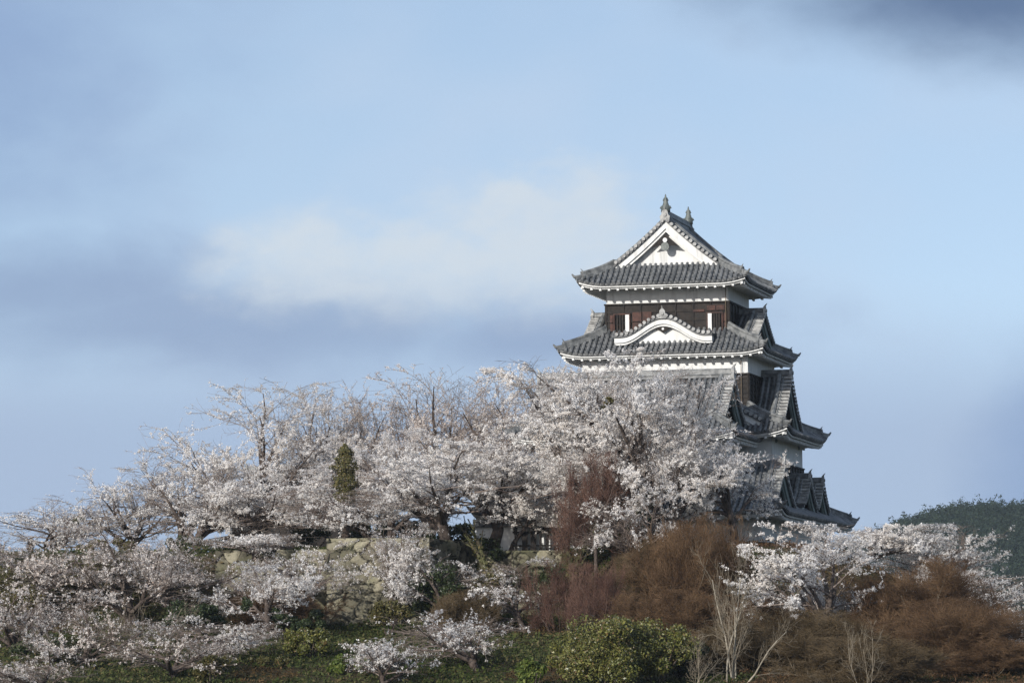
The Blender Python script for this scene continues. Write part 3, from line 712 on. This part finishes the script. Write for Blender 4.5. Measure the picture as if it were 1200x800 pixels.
def foliage(seed, W_, D_, H, lobes, n, leaf, mat_aspect=.55, shell=.28):
    """leafy crown: leaves strewn in the outer shell of many uneven lobes"""
    rs = np.random.RandomState(seed); V = []; per = n // lobes
    for i in range(lobes):
        th = rs.rand() * 6.28; rr = math.sqrt(rs.rand()) * .72; zc = rs.uniform(.22, .80); rr *= math.sqrt(max(.1, 1 - (zc - .35) ** 2 * 1.6))
        c_ = np.array([math.cos(th) * rr * W_ / 2, math.sin(th) * rr * D_ / 2, zc * H]); rad = rs.uniform(.11, .25) * min(W_, H)
        d = norm(rs.randn(per, 3)); rad_ = rad * (1 - shell * rs.rand(per) ** 1.2) * (1 + .22 * np.sin(d[:, 0] * 7 + i) * np.sin(d[:, 1] * 8 + d[:, 2] * 6))
        C = c_ + d * rad_[:, None] * np.array([1.1, 1.1, .85]); C[:, 2] = np.maximum(C[:, 2], 0.02)
        V.append(petals(rs, C, leaf, 1, leaf * .3, d * .7, mat_aspect))
    return join(V)

def gz(x, Y):
    if -9.45 < x < -4.3 and 225.6 < Y < 233: return 9.55
    return float(terrain(x, Y))
def fit(px, Y, top_py, width_px, wood, twig, yaw, q=1.5, qt=99.6):
    """turn the raw limbs by yaw and size them so that the crown spans the photographed width and reaches its top row"""
    c, s_ = math.cos(yaw), math.sin(yaw); Rz = np.array([[c, s_, 0], [-s_, c, 0], [0, 0, 1]])
    T = np.concatenate([t[0].reshape(-1, 3) for t in twig]) @ Rz
    lo, hi = np.percentile(T[:, 0], [q, 100 - q]); top = np.percentile(T[:, 2], qt)
    wv = width_px * Y / FPX; sx = wv / (hi - lo); xr = at(px, 650, Y)[0] - sx * (lo + hi) / 2
    z = gz(xr, Y); h = max(at(px, top_py, Y)[2] - z, .4); sz = h / top
    S = np.array([sx, sx, sz]); g = (sx * sx * sz) ** (1 / 3)
    def soft(p):      # no stray leader above the crown's top
        k = .86 * h; zt = p[..., 2]; p[..., 2] = np.where(zt > k, k + (h - k) * 1.15 * np.tanh((zt - k) / ((h - k) * 1.15)), zt); return p
    f = lambda L: [(soft((p @ Rz) * S), r, n) for p, r, n in L]
    return (xr, Y, z - .03), f(wood), f(twig), g, wv, h
def crown_area(wv, h): return wv * h * .8
G_SKY = 'cherry trees along the terrace skyline'; G_FRONT = 'cherry trees in front of the castle'; G_BANK = 'cherry trees on the lower bank'; G_RIGHT = 'cherry trees right of the castle'
CT = [
 ('airy1', 88, 240, 582, 150, 0.4, 'low thin cherry tree at the far left end of the skyline, sprays over open sky', G_SKY),
 ('airy1', 165, 241, 545, 130, 2.4, 'thin cherry tree with sky between its stems, second from the left on the skyline', G_SKY),
 ('airy2', 222, 239, 522, 120, 1.9, 'slender airy cherry tree third from the left on the skyline', G_SKY),
 ('airy2', 300, 243, 444, 205, 3.3, 'tall airy cherry tree with flat layered sprays, highest on the left half of the skyline', G_SKY),
 ('airy2', 375, 248, 450, 130, 0.2, 'airy white cherry tree rising behind the outbuilding roof', G_SKY),
 ('twiggy', 430, 247, 462, 130, 1.2, 'thin white cherry tree rising right behind the pointed conifer', G_SKY),
 ('twiggy', 512, 246, 431, 175, 2.2, 'cherry tree with a fan of grey twigs above thin blossom, between conifer and castle', G_SKY),
 ('twiggy', 600, 243, 434, 150, 4.1, 'twiggy cherry tree with open upright branches just left of the castle roofs', G_SKY),
 ('airy1', 470, 223.6, 608, 80, 1.0, 'thin cherry tree whose sprays hang over the top of the bright stone wall', G_SKY),
 ('spray', 350, 224, 632, 130, 2.0, 'cherry tree with white sprays draped over the top of the low mossy wall', G_SKY),
 ('dense3', 290, 226, 625, 110, 2.2, 'small white cherry tree on the edge of the low mossy wall', G_SKY),
 ('pinkish', 40, 197, 745, 130, 2.6, 'pinkish cherry tree in the bottom left corner', G_BANK),
 ('dense2', 255, 235, 560, 150, 1.0, 'low bushy cherry tree under the tallest airy tree on the left', G_SKY),
 ('dense3', 330, 236, 545, 150, 2.7, 'white cherry tree before the left end of the outbuilding roof', G_SKY),
 ('dense1', 462, 236, 505, 130, 5.7, 'white cherry tree on the raised terrace right of the pointed conifer', G_SKY),
 ('dense1', 705, 227, 420, 190, 1.3, 'tallest white cherry tree touching the third roof of the castle', G_FRONT),
 ('dense3', 772, 228, 434, 140, 0.0, 'white cherry tree covering the right end of the front wing roof', G_FRONT),
 ('dense2', 668, 230.5, 428, 150, 3.0, 'white cherry tree beside the left edge of the castle', G_FRONT),
 ('dense2', 846, 227.0, 516, 135, 4.4, 'cherry tree with branches reaching right under the castle wing eave', G_FRONT),
 ('dense1', 775, 225, 500, 190, 5.1, 'dense white cherry tree right of the maroon leafless tree', G_FRONT),
 ('dense2', 575, 232.6, 500, 200, 2.0, 'broad white cherry tree above the white wall and picket fence', G_FRONT),
 ('dense2', 500, 230, 522, 185, 0.7, 'broad white cherry tree on the terrace above the bright stone wall', G_SKY),
 ('airy2', 400, 228, 575, 130, 2.5, 'small white cherry tree on the edge of the bright stone wall', G_SKY),
 ('airy2', 640, 232.8, 555, 140, 5.9, 'low white cherry tree hanging over the picket fence', G_FRONT),
 ('airy1', 738, 222, 535, 110, 2.2, 'thin cherry tree whose sparse sprays cross the maroon leafless tree', G_FRONT),
 ('spray', 590, 219, 652, 120, 1.1, 'cherry tree with flat white sprays hanging before the picket fence', G_FRONT),
 ('spray', 520, 221, 640, 120, 3.9, 'cherry tree with flat sprays before the shaded wall corner', G_BANK),
 ('pinkish', 50, 222, 618, 180, 0.5, 'pinkish cherry tree at the left edge with its crown meeting the skyline', G_BANK),
 ('pinkish2', 145, 220, 612, 190, 2.1, 'wide pinkish cherry tree left of the stone walls', G_BANK),
 ('pinkish', 225, 222, 618, 150, 4.0, 'pinkish cherry tree just left of the low mossy wall', G_BANK),
 ('pinkish2', 20, 210, 680, 150, 1.2, 'pinkish cherry tree low down, cut by the left edge of the picture', G_BANK),
 ('pinkish', 110, 206, 690, 170, 3.2, 'pinkish cherry tree filling the bottom left of the bank', G_BANK),
 ('pinkish2', 205, 202, 725, 140, 5.2, 'pinkish cherry tree at the bottom between the pale stems and the olive bushes', G_BANK),
 ('spray', 292, 217, 655, 120, 0.3, 'cherry tree with small white sprays before the low mossy wall', G_BANK),
 ('spray', 262, 209, 716, 130, 4.9, 'low cherry tree with white sprays over dark ground above the olive bush', G_BANK),
 ('airy1', 530, 204, 712, 130, 5.5, 'pale stemmed cherry tree with sparse white sprays on the dark slope', G_BANK),
 ('airy1', 455, 199, 745, 90, 2.9, 'small pinkish cherry tree at the bottom beside the young green bush', G_BANK),
 ('dense2', 945, 208, 612, 150, 0.9, 'round white cherry tree at the right foot of the castle wall', G_RIGHT),
 ('dense1', 1025, 228, 616, 150, 2.4, 'white cherry tree in the middle of the right row', G_RIGHT),
 ('dense3', 1100, 230, 614, 130, 5.0, 'upright white cherry tree against the dark far hill', G_RIGHT),
 ('airy2', 1150, 222, 668, 130, 1.6, 'cherry tree with loose white sprays above the rust brown shrubs at the right', G_RIGHT),
 ('airy2', 1185, 212, 705, 120, 4.2, 'low cherry tree with white sprays at the right edge under the loose one', G_RIGHT),
]
KIND = {   # shape, blossom bunches per square metre, colour, petal size
 'dense1': (dict(H=8, spread=1.05, flat=1.0), 480, 'blossom', .062), 'dense2': (dict(H=8, spread=1.1, flat=1.3, n_limb=7, trunk_h=.27), 480, 'blossom', .062),
 'dense3': (dict(H=8, spread=.95, flat=.8, n_limb=7, upright=.4), 460, 'blossom', .060),
 'airy1': (dict(H=7, spread=.95, flat=.9, n_limb=5, trunk_h=.14, upright=.45), 190, 'blossom', .060), 'airy2': (dict(H=7, spread=.9, flat=1.1, n_limb=6, trunk_h=.2, upright=.4), 290, 'blossom', .060),
 'twiggy': (dict(H=8, spread=.75, flat=.1, n_limb=8, upright=.6), 240, 'blossom_pink', .052),
 'pinkish': (dict(H=6, spread=1.0, flat=.4, n_limb=6, trunk_h=.12, upright=.5), 125, 'blossom_pink', .062),
 'pinkish2': (dict(H=6, spread=1.1, flat=.8, n_limb=6, trunk_h=.12, upright=.4), 110, 'blossom_pink', .062),
 'spray': (dict(H=6, spread=1.25, flat=1.5, n_limb=4, trunk_h=.3, upright=.0), 150, 'blossom', .064)}
for k_, (key, px, Y, tp, wpx, yaw, lab, grp) in enumerate(CT):
    kw, dn, bm, ps = KIND[key]; rs, wood, twig = cherry(seed=500 + k_ * 7, **kw)
    loc, wood, twig, g_, wv, h = fit(px, Y, tp, wpx, wood, twig, yaw, 2.5, 97.5 if key.startswith('dense') else 99.3)
    r = empty('cherry_tree', loc); tag(r, lab, 'cherry tree', grp)
    V, F = join([tubes(p, q * g_, n) for p, q, n in wood]); npmesh('trunk', V, F, M['bark'], r, True)
    tw_ = min(1.0, .35 + .55 * g_) * (.75 if key.startswith('pink') else 1)
    V, F = join([tubes(p, q * tw_, n) for p, q, n in twig]); npmesh('branches', V, F, M['twig'], r)
    l2, l3, l4 = [t[0] for t in twig]; tot = crown_area(wv, h) * dn * 1.0
    C = []
    for L_, sh, t0 in ((l4, .52, 0), (l3, .36, 0), (l2, .12, .3)):
        n_, P_, _ = L_.shape; m_ = int(tot * sh); w_ = rs.randint(0, n_, m_); t_ = (t0 + (1 - t0) * rs.rand(m_)) * (P_ - 1) * .9999; i_ = t_.astype(int); u_ = (t_ - i_)[:, None]
        C.append(L_[w_, i_] * (1 - u_) + L_[w_, i_ + 1] * u_)
    C = np.concatenate(C)
    ctr = C.mean(0) - [0, 0, h * .1]; nb_all = norm(C - ctr) * .9 + [0, 0, .35]
    kk = rs.randn(7, 3) * 1.5; ph = rs.rand(7) * 6.28; fld = sum(np.sin(C @ a_ + b_) for a_, b_ in zip(kk, ph)); kp = (fld + rs.randn(len(C)) * .5) > -.7; C = C[kp]
    V, F = petals(rs, C, ps * rs.uniform(.82, .95), 5, .036, nb_all[kp]); npmesh('blossom', V, F, M[bm], r)

# leafless shrubs and trees
BK = {'rust': ('rust', 'palebark', dict(H=4, n=22, k=(12, 11, 10), spread=.8, up=.35, minr=.005)), 'rust2': ('rust', 'drab', dict(H=4, n=22, k=(12, 11, 10), spread=1.05, up=.25, minr=.005)),
      'drab': ('drab', 'palebark', dict(H=4, n=22, k=(12, 10, 9), spread=.9, up=.3, minr=.005)), 'maroon': ('maroon', 'bark', dict(H=5, n=16, k=(9, 9, 8), spread=1.0, up=.2, minr=.005)),
      'maroontree': ('maroon', 'bark', dict(H=5, n=16, k=(10, 9, 9), spread=1.15, up=.05, minr=.005, lift=.34)),
      'white': ('palebark', 'whitebark', dict(H=5, n=6, k=(6, 5, 4), spread=.5, up=.35, r=.022, minr=.006)), 'white2': ('palebark', 'palebark', dict(H=4, n=4, k=(5, 4, 4), spread=.9, up=.25, r=.020, minr=.006))}
BT = [
 ('rust', 806, 219, 602, 125, .2, 'big orange brown leafless shrub right under the white castle wall', 'leafless shrub'),
 ('drab', 775, 221, 628, 120, 1.4, 'drab brown leafless shrub leaning beside the thick ivy covered trunks', 'leafless shrub'),
 ('rust', 905, 210, 700, 90, 3.0, 'orange brown leafless shrub between the white barked tree and the round cherry tree', 'leafless shrub'),
 ('maroontree', 700, 222.6, 526, 98, .6, 'maroon leafless tree with dense twigs amid the white blossom before the castle', 'leafless tree'),
 ('maroon', 655, 219, 655, 85, 2.0, 'low reddish leafless shrub below the picket fence', 'leafless shrub'),
 ('maroon', 712, 217, 658, 95, 4.0, 'low reddish leafless shrub below the ivy covered trunks', 'leafless shrub'),
 ('rust2', 790, 213, 690, 150, 5.0, 'rust brown leafless shrub just above the round evergreen bush', 'leafless shrub'),
 ('rust2', 1015, 211, 690, 90, .9, 'rust brown leafless shrub under the middle cherry tree of the right row', 'leafless shrub'),
 ('rust', 1078, 213, 652, 165, 2.9, 'rust brown leafless shrub highest on the right shoulder of the hill', 'leafless shrub'),
 ('drab', 950, 203, 712, 180, 1.1, 'wide drab leafless shrub below the round cherry tree', 'leafless shrub'),
 ('rust2', 1090, 208, 700, 200, 3.7, 'wide red brown leafless shrub at the lower right of the bank', 'leafless shrub'),
 ('rust', 1150, 205, 745, 130, 2.2, 'low rust brown shrub in the lower right corner', 'leafless shrub'),
 ('drab', 1010, 200, 745, 170, 4.6, 'drab shrub at the bottom edge beside the small pale stemmed tree', 'leafless shrub'),
 ('drab', 880, 203, 725, 150, 5.9, 'drab shrub behind the foot of the white barked tree', 'leafless shrub'),
 ('drab', 545, 218, 690, 70, .3, 'brown dead brush below the shaded stone wall corner', 'leafless shrub'),
 ('rust2', 330, 221, 690, 110, 2.8, 'brown dead brush before the low mossy wall', 'leafless shrub'),
 ('white', 872, 199, 628, 115, .5, 'tall white barked leafless tree with many forked stems before the rust brown shrubs', 'leafless tree'),
 ('white2', 985, 196, 722, 100, 1.5, 'small pale stemmed leafless tree at the bottom right', 'leafless tree'),
 ('white2', 828, 197, 735, 50, 3.5, 'small pale forked stem right of the round evergreen bush', 'leafless tree'),
 ('white2', 175, 210, 690, 120, 4.5, 'pale grey leafless stems rising through the pinkish cherry trees', 'leafless tree'),
]
for k_, (key, px, Y, tp, wpx, yaw, lab, cat) in enumerate(BT):
    mt, bk, kw = BK[key]; rs, wood, twig = bush(seed=800 + k_ * 5, **kw)
    loc, wood, twig, g_, wv, h = fit(px, Y, tp, wpx, wood, twig, yaw)
    r = empty('leafless_tree' if cat.endswith('tree') else 'leafless_shrub', loc); tag(r, lab, cat, 'leafless shrubs on the bank' if cat.endswith('shrub') else None)
    V, F = join([tubes(p, q * g_, n) for p, q, n in wood]); npmesh('stems', V, F, M[bk], r, True)
    V, F = join([tubes(p, q, n) for p, q, n in twig]); npmesh('twigs', V, F, M[mt], r)

# leafy evergreens
def evergreen(px, Y, top_py, wpx, lobes, n, leaf, mat, label, cat='bush', name='evergreen_bush', seed=1, depth=.8, bot=None, group='evergreen bushes on the bank'):
    x = at(px, 700, Y)[0]; z = gz(x, Y) if bot is None else at(px, bot, Y)[2]; h = at(px, top_py, Y)[2] - z; w = wpx * Y / FPX
    r = empty(name, (x, Y, z)); tag(r, label, cat, group)
    V, F = foliage(seed, w, w * depth, h, lobes, n, leaf); npmesh('foliage', V, F, M[mat], r)
    rs = np.random.RandomState(seed); ang = rs.rand(6) * 6.28; d = np.stack([np.cos(ang) * .5, np.sin(ang) * .5, np.ones(6)], -1)
    st = grow(rs, np.zeros((6, 3)) - [[0, 0, .3]], d, np.full(6, h * .8), 6, .1, .2); V, F = tubes(st, np.full((6, 1), .05) * np.linspace(1, .3, 6)[None], 6); npmesh('stems', V, F, M['bark'], r, True)
    return r
evergreen(765, 199, 721, 120, 26, 18000, .105, 'leaf', 'glossy evergreen bush joined to the right side of the biggest one', seed=70)
evergreen(708, 197, 714, 120, 30, 22000, .105, 'leaf', 'biggest rounded glossy evergreen bush with bronze tips at the bottom centre', seed=71)
evergreen(672, 200, 742, 75, 12, 8000, .11, 'leaf', 'smaller glossy bush joined to the left of the big round evergreen bush', seed=72)
evergreen(800, 201, 750, 60, 10, 6000, .11, 'leafdark', 'dark bush joined to the right of the big round evergreen bush', seed=73)
evergreen(623, 197, 770, 40, 8, 2200, .14, 'leafbright', 'young yellow green bush at the bottom, left of the glossy bushes', seed=74)
evergreen(362, 208, 733, 70, 12, 9000, .12, 'leaf', 'mid green bush below the low stone wall', seed=75)
evergreen(405, 203, 765, 90, 12, 9000, .12, 'leafbright', 'young green bush at the bottom edge left of centre', seed=76)
evergreen(310, 205, 770, 70, 10, 7000, .12, 'leafolive', 'olive bush at the bottom left of the young green bush', seed=77)
evergreen(245, 200, 765, 60, 8, 3000, .12, 'leafolive', 'small olive bush at the bottom amid the pinkish sprays', seed=78)
evergreen(515, 222, 648, 70, 12, 8000, .12, 'leafdark', 'dark ivy like bush over the corner of the bright stone wall', seed=79)
evergreen(560, 222, 655, 70, 10, 6000, .12, 'leafolive', 'olive bush before the shaded stone wall', seed=80)
evergreen(578, 231.5, 612, 55, 9, 5000, .12, 'leafdark', 'dark evergreen bush beside the white castle wall', seed=81, group=None)
evergreen(640, 230.8, 645, 110, 14, 8000, .10, 'leafdark', 'low dark clipped hedge at the foot of the picket fence', cat='hedge', name='hedge', seed=82, group=None)
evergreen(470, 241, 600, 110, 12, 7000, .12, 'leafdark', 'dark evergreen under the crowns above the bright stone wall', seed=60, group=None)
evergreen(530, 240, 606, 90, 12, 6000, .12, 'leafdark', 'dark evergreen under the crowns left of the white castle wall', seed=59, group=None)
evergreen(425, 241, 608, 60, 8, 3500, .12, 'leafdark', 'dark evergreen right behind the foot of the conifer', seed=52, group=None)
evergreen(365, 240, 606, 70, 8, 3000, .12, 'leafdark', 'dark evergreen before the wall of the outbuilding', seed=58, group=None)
evergreen(125, 231, 630, 120, 14, 7000, .12, 'leafolive', 'low olive shrubbery on the terrace edge under the first skyline trees', seed=57, group=None)
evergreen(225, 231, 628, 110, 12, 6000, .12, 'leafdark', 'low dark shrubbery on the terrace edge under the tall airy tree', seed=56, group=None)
evergreen(310, 230, 632, 80, 10, 4000, .12, 'leafolive', 'low olive shrubbery above the low mossy wall', seed=55, group=None)
evergreen(440, 204, 752, 90, 12, 6000, .12, 'leafdark', 'dark bush at the bottom under the small pinkish tree', seed=54)
evergreen(345, 217, 712, 90, 12, 6000, .12, 'leafdark', 'dark bush under the low mossy wall', seed=53)
evergreen(115, 222, 655, 110, 12, 8000, .12, 'leafolive', 'olive shrub seen through the pinkish cherry trees', seed=83)
evergreen(20, 220, 655, 80, 10, 6000, .12, 'leafolive', 'olive shrub at the left edge', seed=84)
evergreen(220, 214, 700, 110, 12, 8000, .12, 'leafdark', 'dark shrub below the low mossy wall', seed=85)
evergreen(60, 207, 740, 150, 14, 9000, .12, 'leafdark', 'dark shrub in the lower left corner', seed=86)
evergreen(455, 218, 700, 60, 8, 3500, .12, 'leafolive', 'olive shrub at the foot of the bright stone wall', seed=87)
evergreen(700, 227, 628, 30, 6, 1800, .11, 'leafdark', 'small dark conical bush between the thick trunks', seed=88, group=None)
evergreen(745, 224.5, 575, 70, 9, 4500, .12, 'leafdark', 'dark evergreen foliage right of the ivy covered trunks', seed=89, group=None, bot=650)
evergreen(975, 207, 772, 120, 10, 5000, .11, 'leafdark', 'dark low bush at the foot of the small pale stemmed tree', seed=90)
def conifer(px, Y, top_py, bot_py, wpx, mat, label, seed, n=4500):
    a = at(px, bot_py, Y); h = at(px, top_py, Y)[2] - a[2]; w = wpx * Y / FPX; rs = np.random.RandomState(seed)
    zb = gz(a[0], Y); r = empty('conifer', (a[0], Y, zb)); tag(r, label, 'conifer')
    o = a[2] - zb; t = rs.rand(n); rad = w / 2 * np.minimum(1, (1 - t) * 3.2) ** .6 * (.8 + .2 * t.clip(0, .3) / .3) * (1 + .16 * np.sin(t * 23) + .14 * np.sin(t * 41 + 2)); an = rs.rand(n) * 6.28
    q = rad * (1 - .35 * rs.rand(n)) * (1 + .22 * np.sin(an * 3 + t * 12) * np.sin(an * 2 - t * 25)); C = np.stack([np.cos(an) * q, np.sin(an) * q, o + t * h], -1); nb = np.stack([np.cos(an), np.sin(an), np.full(n, .4)], -1)
    V, F = petals(rs, C, .11, 1, .03, nb, .5); npmesh('crown', V, F, M[mat], r)
    V, F = tubes(np.stack([np.zeros(6), np.zeros(6), np.linspace(-.3, o + h * .9, 6)], -1)[None], np.linspace(.22, .05, 6)[None], 8); npmesh('trunk', V, F, M['bark'], r, True)
conifer(405, 227, 521, 588, 28, 'leafolive', 'narrow pointed brown green conifer rising out of the blossom', 91)
conifer(36, 238, 630, 652, 8, 'brownscrub', 'tiny brown pointed conifer on the skyline at the far left', 92, 700)
def clump(px, py, Y, wpx, mat, label, seed):
    a = at(px, py, Y); w = wpx * Y / FPX; V, F = foliage(seed, w, w, w, 5, 900, .10)
    o = npmesh('mistletoe', V, F, M[mat]); o.location = (a[0], a[1], a[2] - w / 2); tag(o, label, 'mistletoe')
clump(92, 608, 239, 13, 'leafbright', 'small green mistletoe ball in the thin cherry tree at the far left', 93)
clump(712, 473, 224.8, 18, 'leafolive', 'green mistletoe ball high in the tallest cherry tree', 94)
clump(288, 708, 214, 20, 'leafdark', 'dark leafy clump in the white sprays below the low wall', 95)
clump(946, 700, 222, 22, 'leafdark', 'green leafy clump low in the round cherry tree at the right', 96)

# thick old trunks with ivy
def old_trunk(px, Y, py_top, wpx, lean, label, seed, forks=3):
    rs = np.random.RandomState(seed); x = at(px, 650, Y)[0]; z = gz(x, Y); h = at(px, py_top, Y)[2] - z; rr = wpx * Y / FPX / 2
    r = empty('old_tree', (x, Y, z)); tag(r, label, 'old tree', 'thick old trunks by the fence')
    tr = grow(rs, np.zeros((1, 3)) - [[0, 0, .4]], np.array([[lean, 0, 1.]]), np.array([h * .55 + .4]), 8, .06, .1); R_ = rr * np.array([1.5, 1.15, 1, .95, .9, .85, .8, .8])[None]
    l, rl = children(rs, tr, R_, forks, .7, 1., .5, .12, h * .55, .1, 7, .1, .3, 0, .62, .45); l2, rl2 = children(rs, l, rl, 4, .4, 1., .5, .2, h * .3, .2, 5, .1, .3, 0, .45, .4)
    V, F = join([tubes(tr, R_, 12), tubes(l, rl, 8), tubes(l2, rl2, 6)]); V = V + rs.randn(*V.shape) * .015; npmesh('trunk', V, F, M['mossbark'], r, True)
    C = along(rs, tr, .004) ; C = C + norm(rs.randn(len(C), 3) * [1, 1, .3]) * rr * 1.05; C2 = along(rs, l, .02); C2 = C2 + rs.randn(*C2.shape) * .12
    V, F = petals(rs, np.concatenate([C, C2]), .10, 1, .04); npmesh('ivy', V, F, M['leafolive'], r)
old_trunk(676, 223.0, 605, 15, -.15, 'thick leaning old trunk nearest the picket fence', 101)
old_trunk(702, 226.0, 590, 13, .05, 'dark old trunk between two thicker ones', 102)
old_trunk(733, 223.5, 575, 22, .0, 'thickest mossy old trunk with ivy on its forks', 103)
old_trunk(752, 225.5, 610, 12, .1, 'slim reddish old trunk behind the thickest one', 104, 2)
old_trunk(566, 228.5, 600, 12, .05, 'old trunk at the left end of the white wall', 105, 2)

# white garden wall on the terrace edge with a picket fence before its right part
wx0 = at(557, 640, 232.6)[0]; wx1 = at(742, 640, 232.6)[0]; wz0 = 8.8; wz1 = at(620, 617, 232.6)[2]
wr = empty('plaster_wall', (wx0, 232.6, 0)); tag(wr, 'low white plastered wall with a small tiled coping at the foot of the castle', 'wall')
m = MB(); m.box(0, 0, wz0, wx1 - wx0, .3, wz1); m.build('wall_body', M['plaster'], wr)
m = MB(); m.loft([[(-.1, -.25, wz1), (-.1, .55, wz1), (-.1, .15, wz1 + .28)], [(wx1 - wx0 + .1, -.25, wz1), (wx1 - wx0 + .1, .55, wz1), (wx1 - wx0 + .1, .15, wz1 + .28)]])
for k in range(int((wx1 - wx0) / .3)): m.tube([(.15 + k * .3, -.27, wz1 + .05), (.15 + k * .3, .12, wz1 + .32)], .06, 6)
m.tube([(-.12, .15, wz1 + .33), (wx1 - wx0 + .12, .15, wz1 + .33)], .1, 8); m.build('coping', M['ridge'], wr)
fx0 = at(603, 640, 232.2)[0]; fx1 = at(694, 640, 232.2)[0]; fr = empty('picket_fence', (fx0, 232.15, 9.0)); tag(fr, 'dark weathered timber picket fence before the low white wall', 'fence')
x = 0.0; rnd = random.Random(4)
while x < fx1 - fx0:
    m = MB(); w = rnd.choice((.12, .16, .16, .3)); hh = rnd.uniform(1.35, 1.6); m.box(x, 0, -.2, x + w, .09, hh - .08)
    m.loft([[(x, 0, hh - .078), (x + w, 0, hh - .078), (x + w, .09, hh - .078), (x, .09, hh - .078)], [(x + w * .4, .04, hh), (x + w * .6, .04, hh), (x + w * .6, .05, hh), (x + w * .4, .05, hh)]])
    m.build('picket', M['wood'], fr); x += w + rnd.uniform(.14, .26)
m = MB(); m.box(-.1, .09, .35, fx1 - fx0, .15, .43); m.box(-.1, .09, 1.05, fx1 - fx0, .15, 1.13); m.build('rail', M['wood'], fr)

# tiled outbuilding behind the blossom on the left
ox = at(345, 600, 262)[0]
ob = empty('outbuilding', (ox, 262, GZ), -R(12)); tag(ob, 'dark timber outbuilding with a grey tiled roof mostly hidden behind the cherry trees', 'outbuilding')
_c = castle; castle = ob
hw_ = 3.2; zE = at(345, 600, 259)[2] - GZ; zT = at(345, 553, 262)[2] - GZ
walls('wall', (-hw_, hw_, -2.2, 2.2), -.3, zE + .2, M['wood'])
skirt('roof', (-hw_ - .9, hw_ + .9, -3.1, 3.1), (-hw_ + .6, hw_ - .6, -1.7, 1.7), zE, 1.0, .25, (-hw_, hw_, -2.2, 2.2), Lc=1.5)
for sx in (1, -1): gable('roof_gable', (0, 0), (sx, 0), 0, hw_ - .3, 1.75, zT, max(zT - zE - 1.0, .5), prof_gable(.2), M['plaster'], parent=ob, ridge_h=.25)
castle = _c

# ground cover on the bank
rs = np.random.RandomState(200); n = 150000
x = rs.uniform(-31, 31, n); Yc = rs.uniform(192, 233, n); z = terrain(x, Yc)
keep = z < 9.3; x, Yc, z = x[keep], Yc[keep], z[keep]
clumpf = np.sin(x * .9 + Yc * .4) + np.sin(x * 2.1 - Yc * 1.3) + np.sin(Yc * 2.7 + x * .3); hgt = .05 + .10 * np.clip(clumpf + 1, 0, 3) * rs.rand(len(x))
C = np.stack([x, Yc, z + hgt], -1); br = (x > 9 + 2 * np.sin(Yc * .7)) | (np.sin(x * .5 + 1) + np.sin(Yc * .35) > 1.65)
V, F = petals(rs, C[~br], .16, 1, .04, np.array([[0, -.3, .5]]).repeat((~br).sum(), 0), .45); o = npmesh('bank_grass', V, F, M['scrub']); tag(o, 'dark green grass and moss on the shaded slope', 'grass', kind='stuff')
V, F = petals(rs, C[br], .16, 1, .04, np.array([[0, -.3, .5]]).repeat(br.sum(), 0), .3); o = npmesh('dead_undergrowth', V, F, M['brownscrub']); tag(o, 'brown dead undergrowth on the right of the bank', 'undergrowth', kind='stuff')

# far forest
rs = np.random.RandomState(300); Cs = []; n = 0
xs = []
T = np.stack([rs.uniform(60, 330, 15000), 1530 - 520 * rs.rand(15000) ** 1.1], -1); T2 = np.stack([rs.uniform(-330, -130, 9000), 1530 - 520 * rs.rand(9000)], -1); T = np.concatenate([T, T2])
ppx = 600 + FPX * T[:, 0] / T[:, 1]; tz_ = terrain(T[:, 0], T[:, 1]); T = T[(ppx > -700) & (ppx < 1900) & (tz_ > 4)]
h = rs.uniform(3.5, 7, len(T)) * (1 + .4 * (rs.rand(len(T)) < .12)); tz = terrain(T[:, 0], T[:, 1]); per = 55
t = rs.rand(len(T), per); an = rs.rand(len(T), per) * 6.28; rad = (h * .30)[:, None] * np.sqrt(1 - t) * (1 + .3 * np.sin(an * 3 + t * 9 + T[:, :1]))
C = np.stack([T[:, :1] + np.cos(an) * rad, T[:, 1:] + np.sin(an) * rad, (tz)[:, None] + 1 + t * h[:, None]], -1).reshape(-1, 3)
nb = np.stack([np.cos(an), np.sin(an), np.full_like(an, .5)], -1).reshape(-1, 3)
V, F = petals(rs, C, .5, 2, .25, nb * .5, .7); o = npmesh('far_forest', V, F, M['forest']); tag(o, 'dark evergreen forest covering the far hills', 'forest', kind='stuff')

# air between the camera and the far hills
hz = bpy.data.materials.new('haze'); hz.use_nodes = True; nt = hz.node_tree; nt.nodes.clear()
ho = nt.nodes.new('ShaderNodeOutputMaterial'); hv = nt.nodes.new('ShaderNodeVolumePrincipled')
hv.inputs['Color'].default_value = (0.80, 0.90, 1.0, 1); hv.inputs['Density'].default_value = 0.00008; hv.inputs['Anisotropy'].default_value = 0.2
nt.links.new(hv.outputs[0], ho.inputs['Volume'])
m = MB(); m.box(-3010, -410, -4, 3010, 5010, 90); o = m.build('haze', hz); tag(o, 'thin pale air between the bank and the far hills', 'haze', kind='stuff')
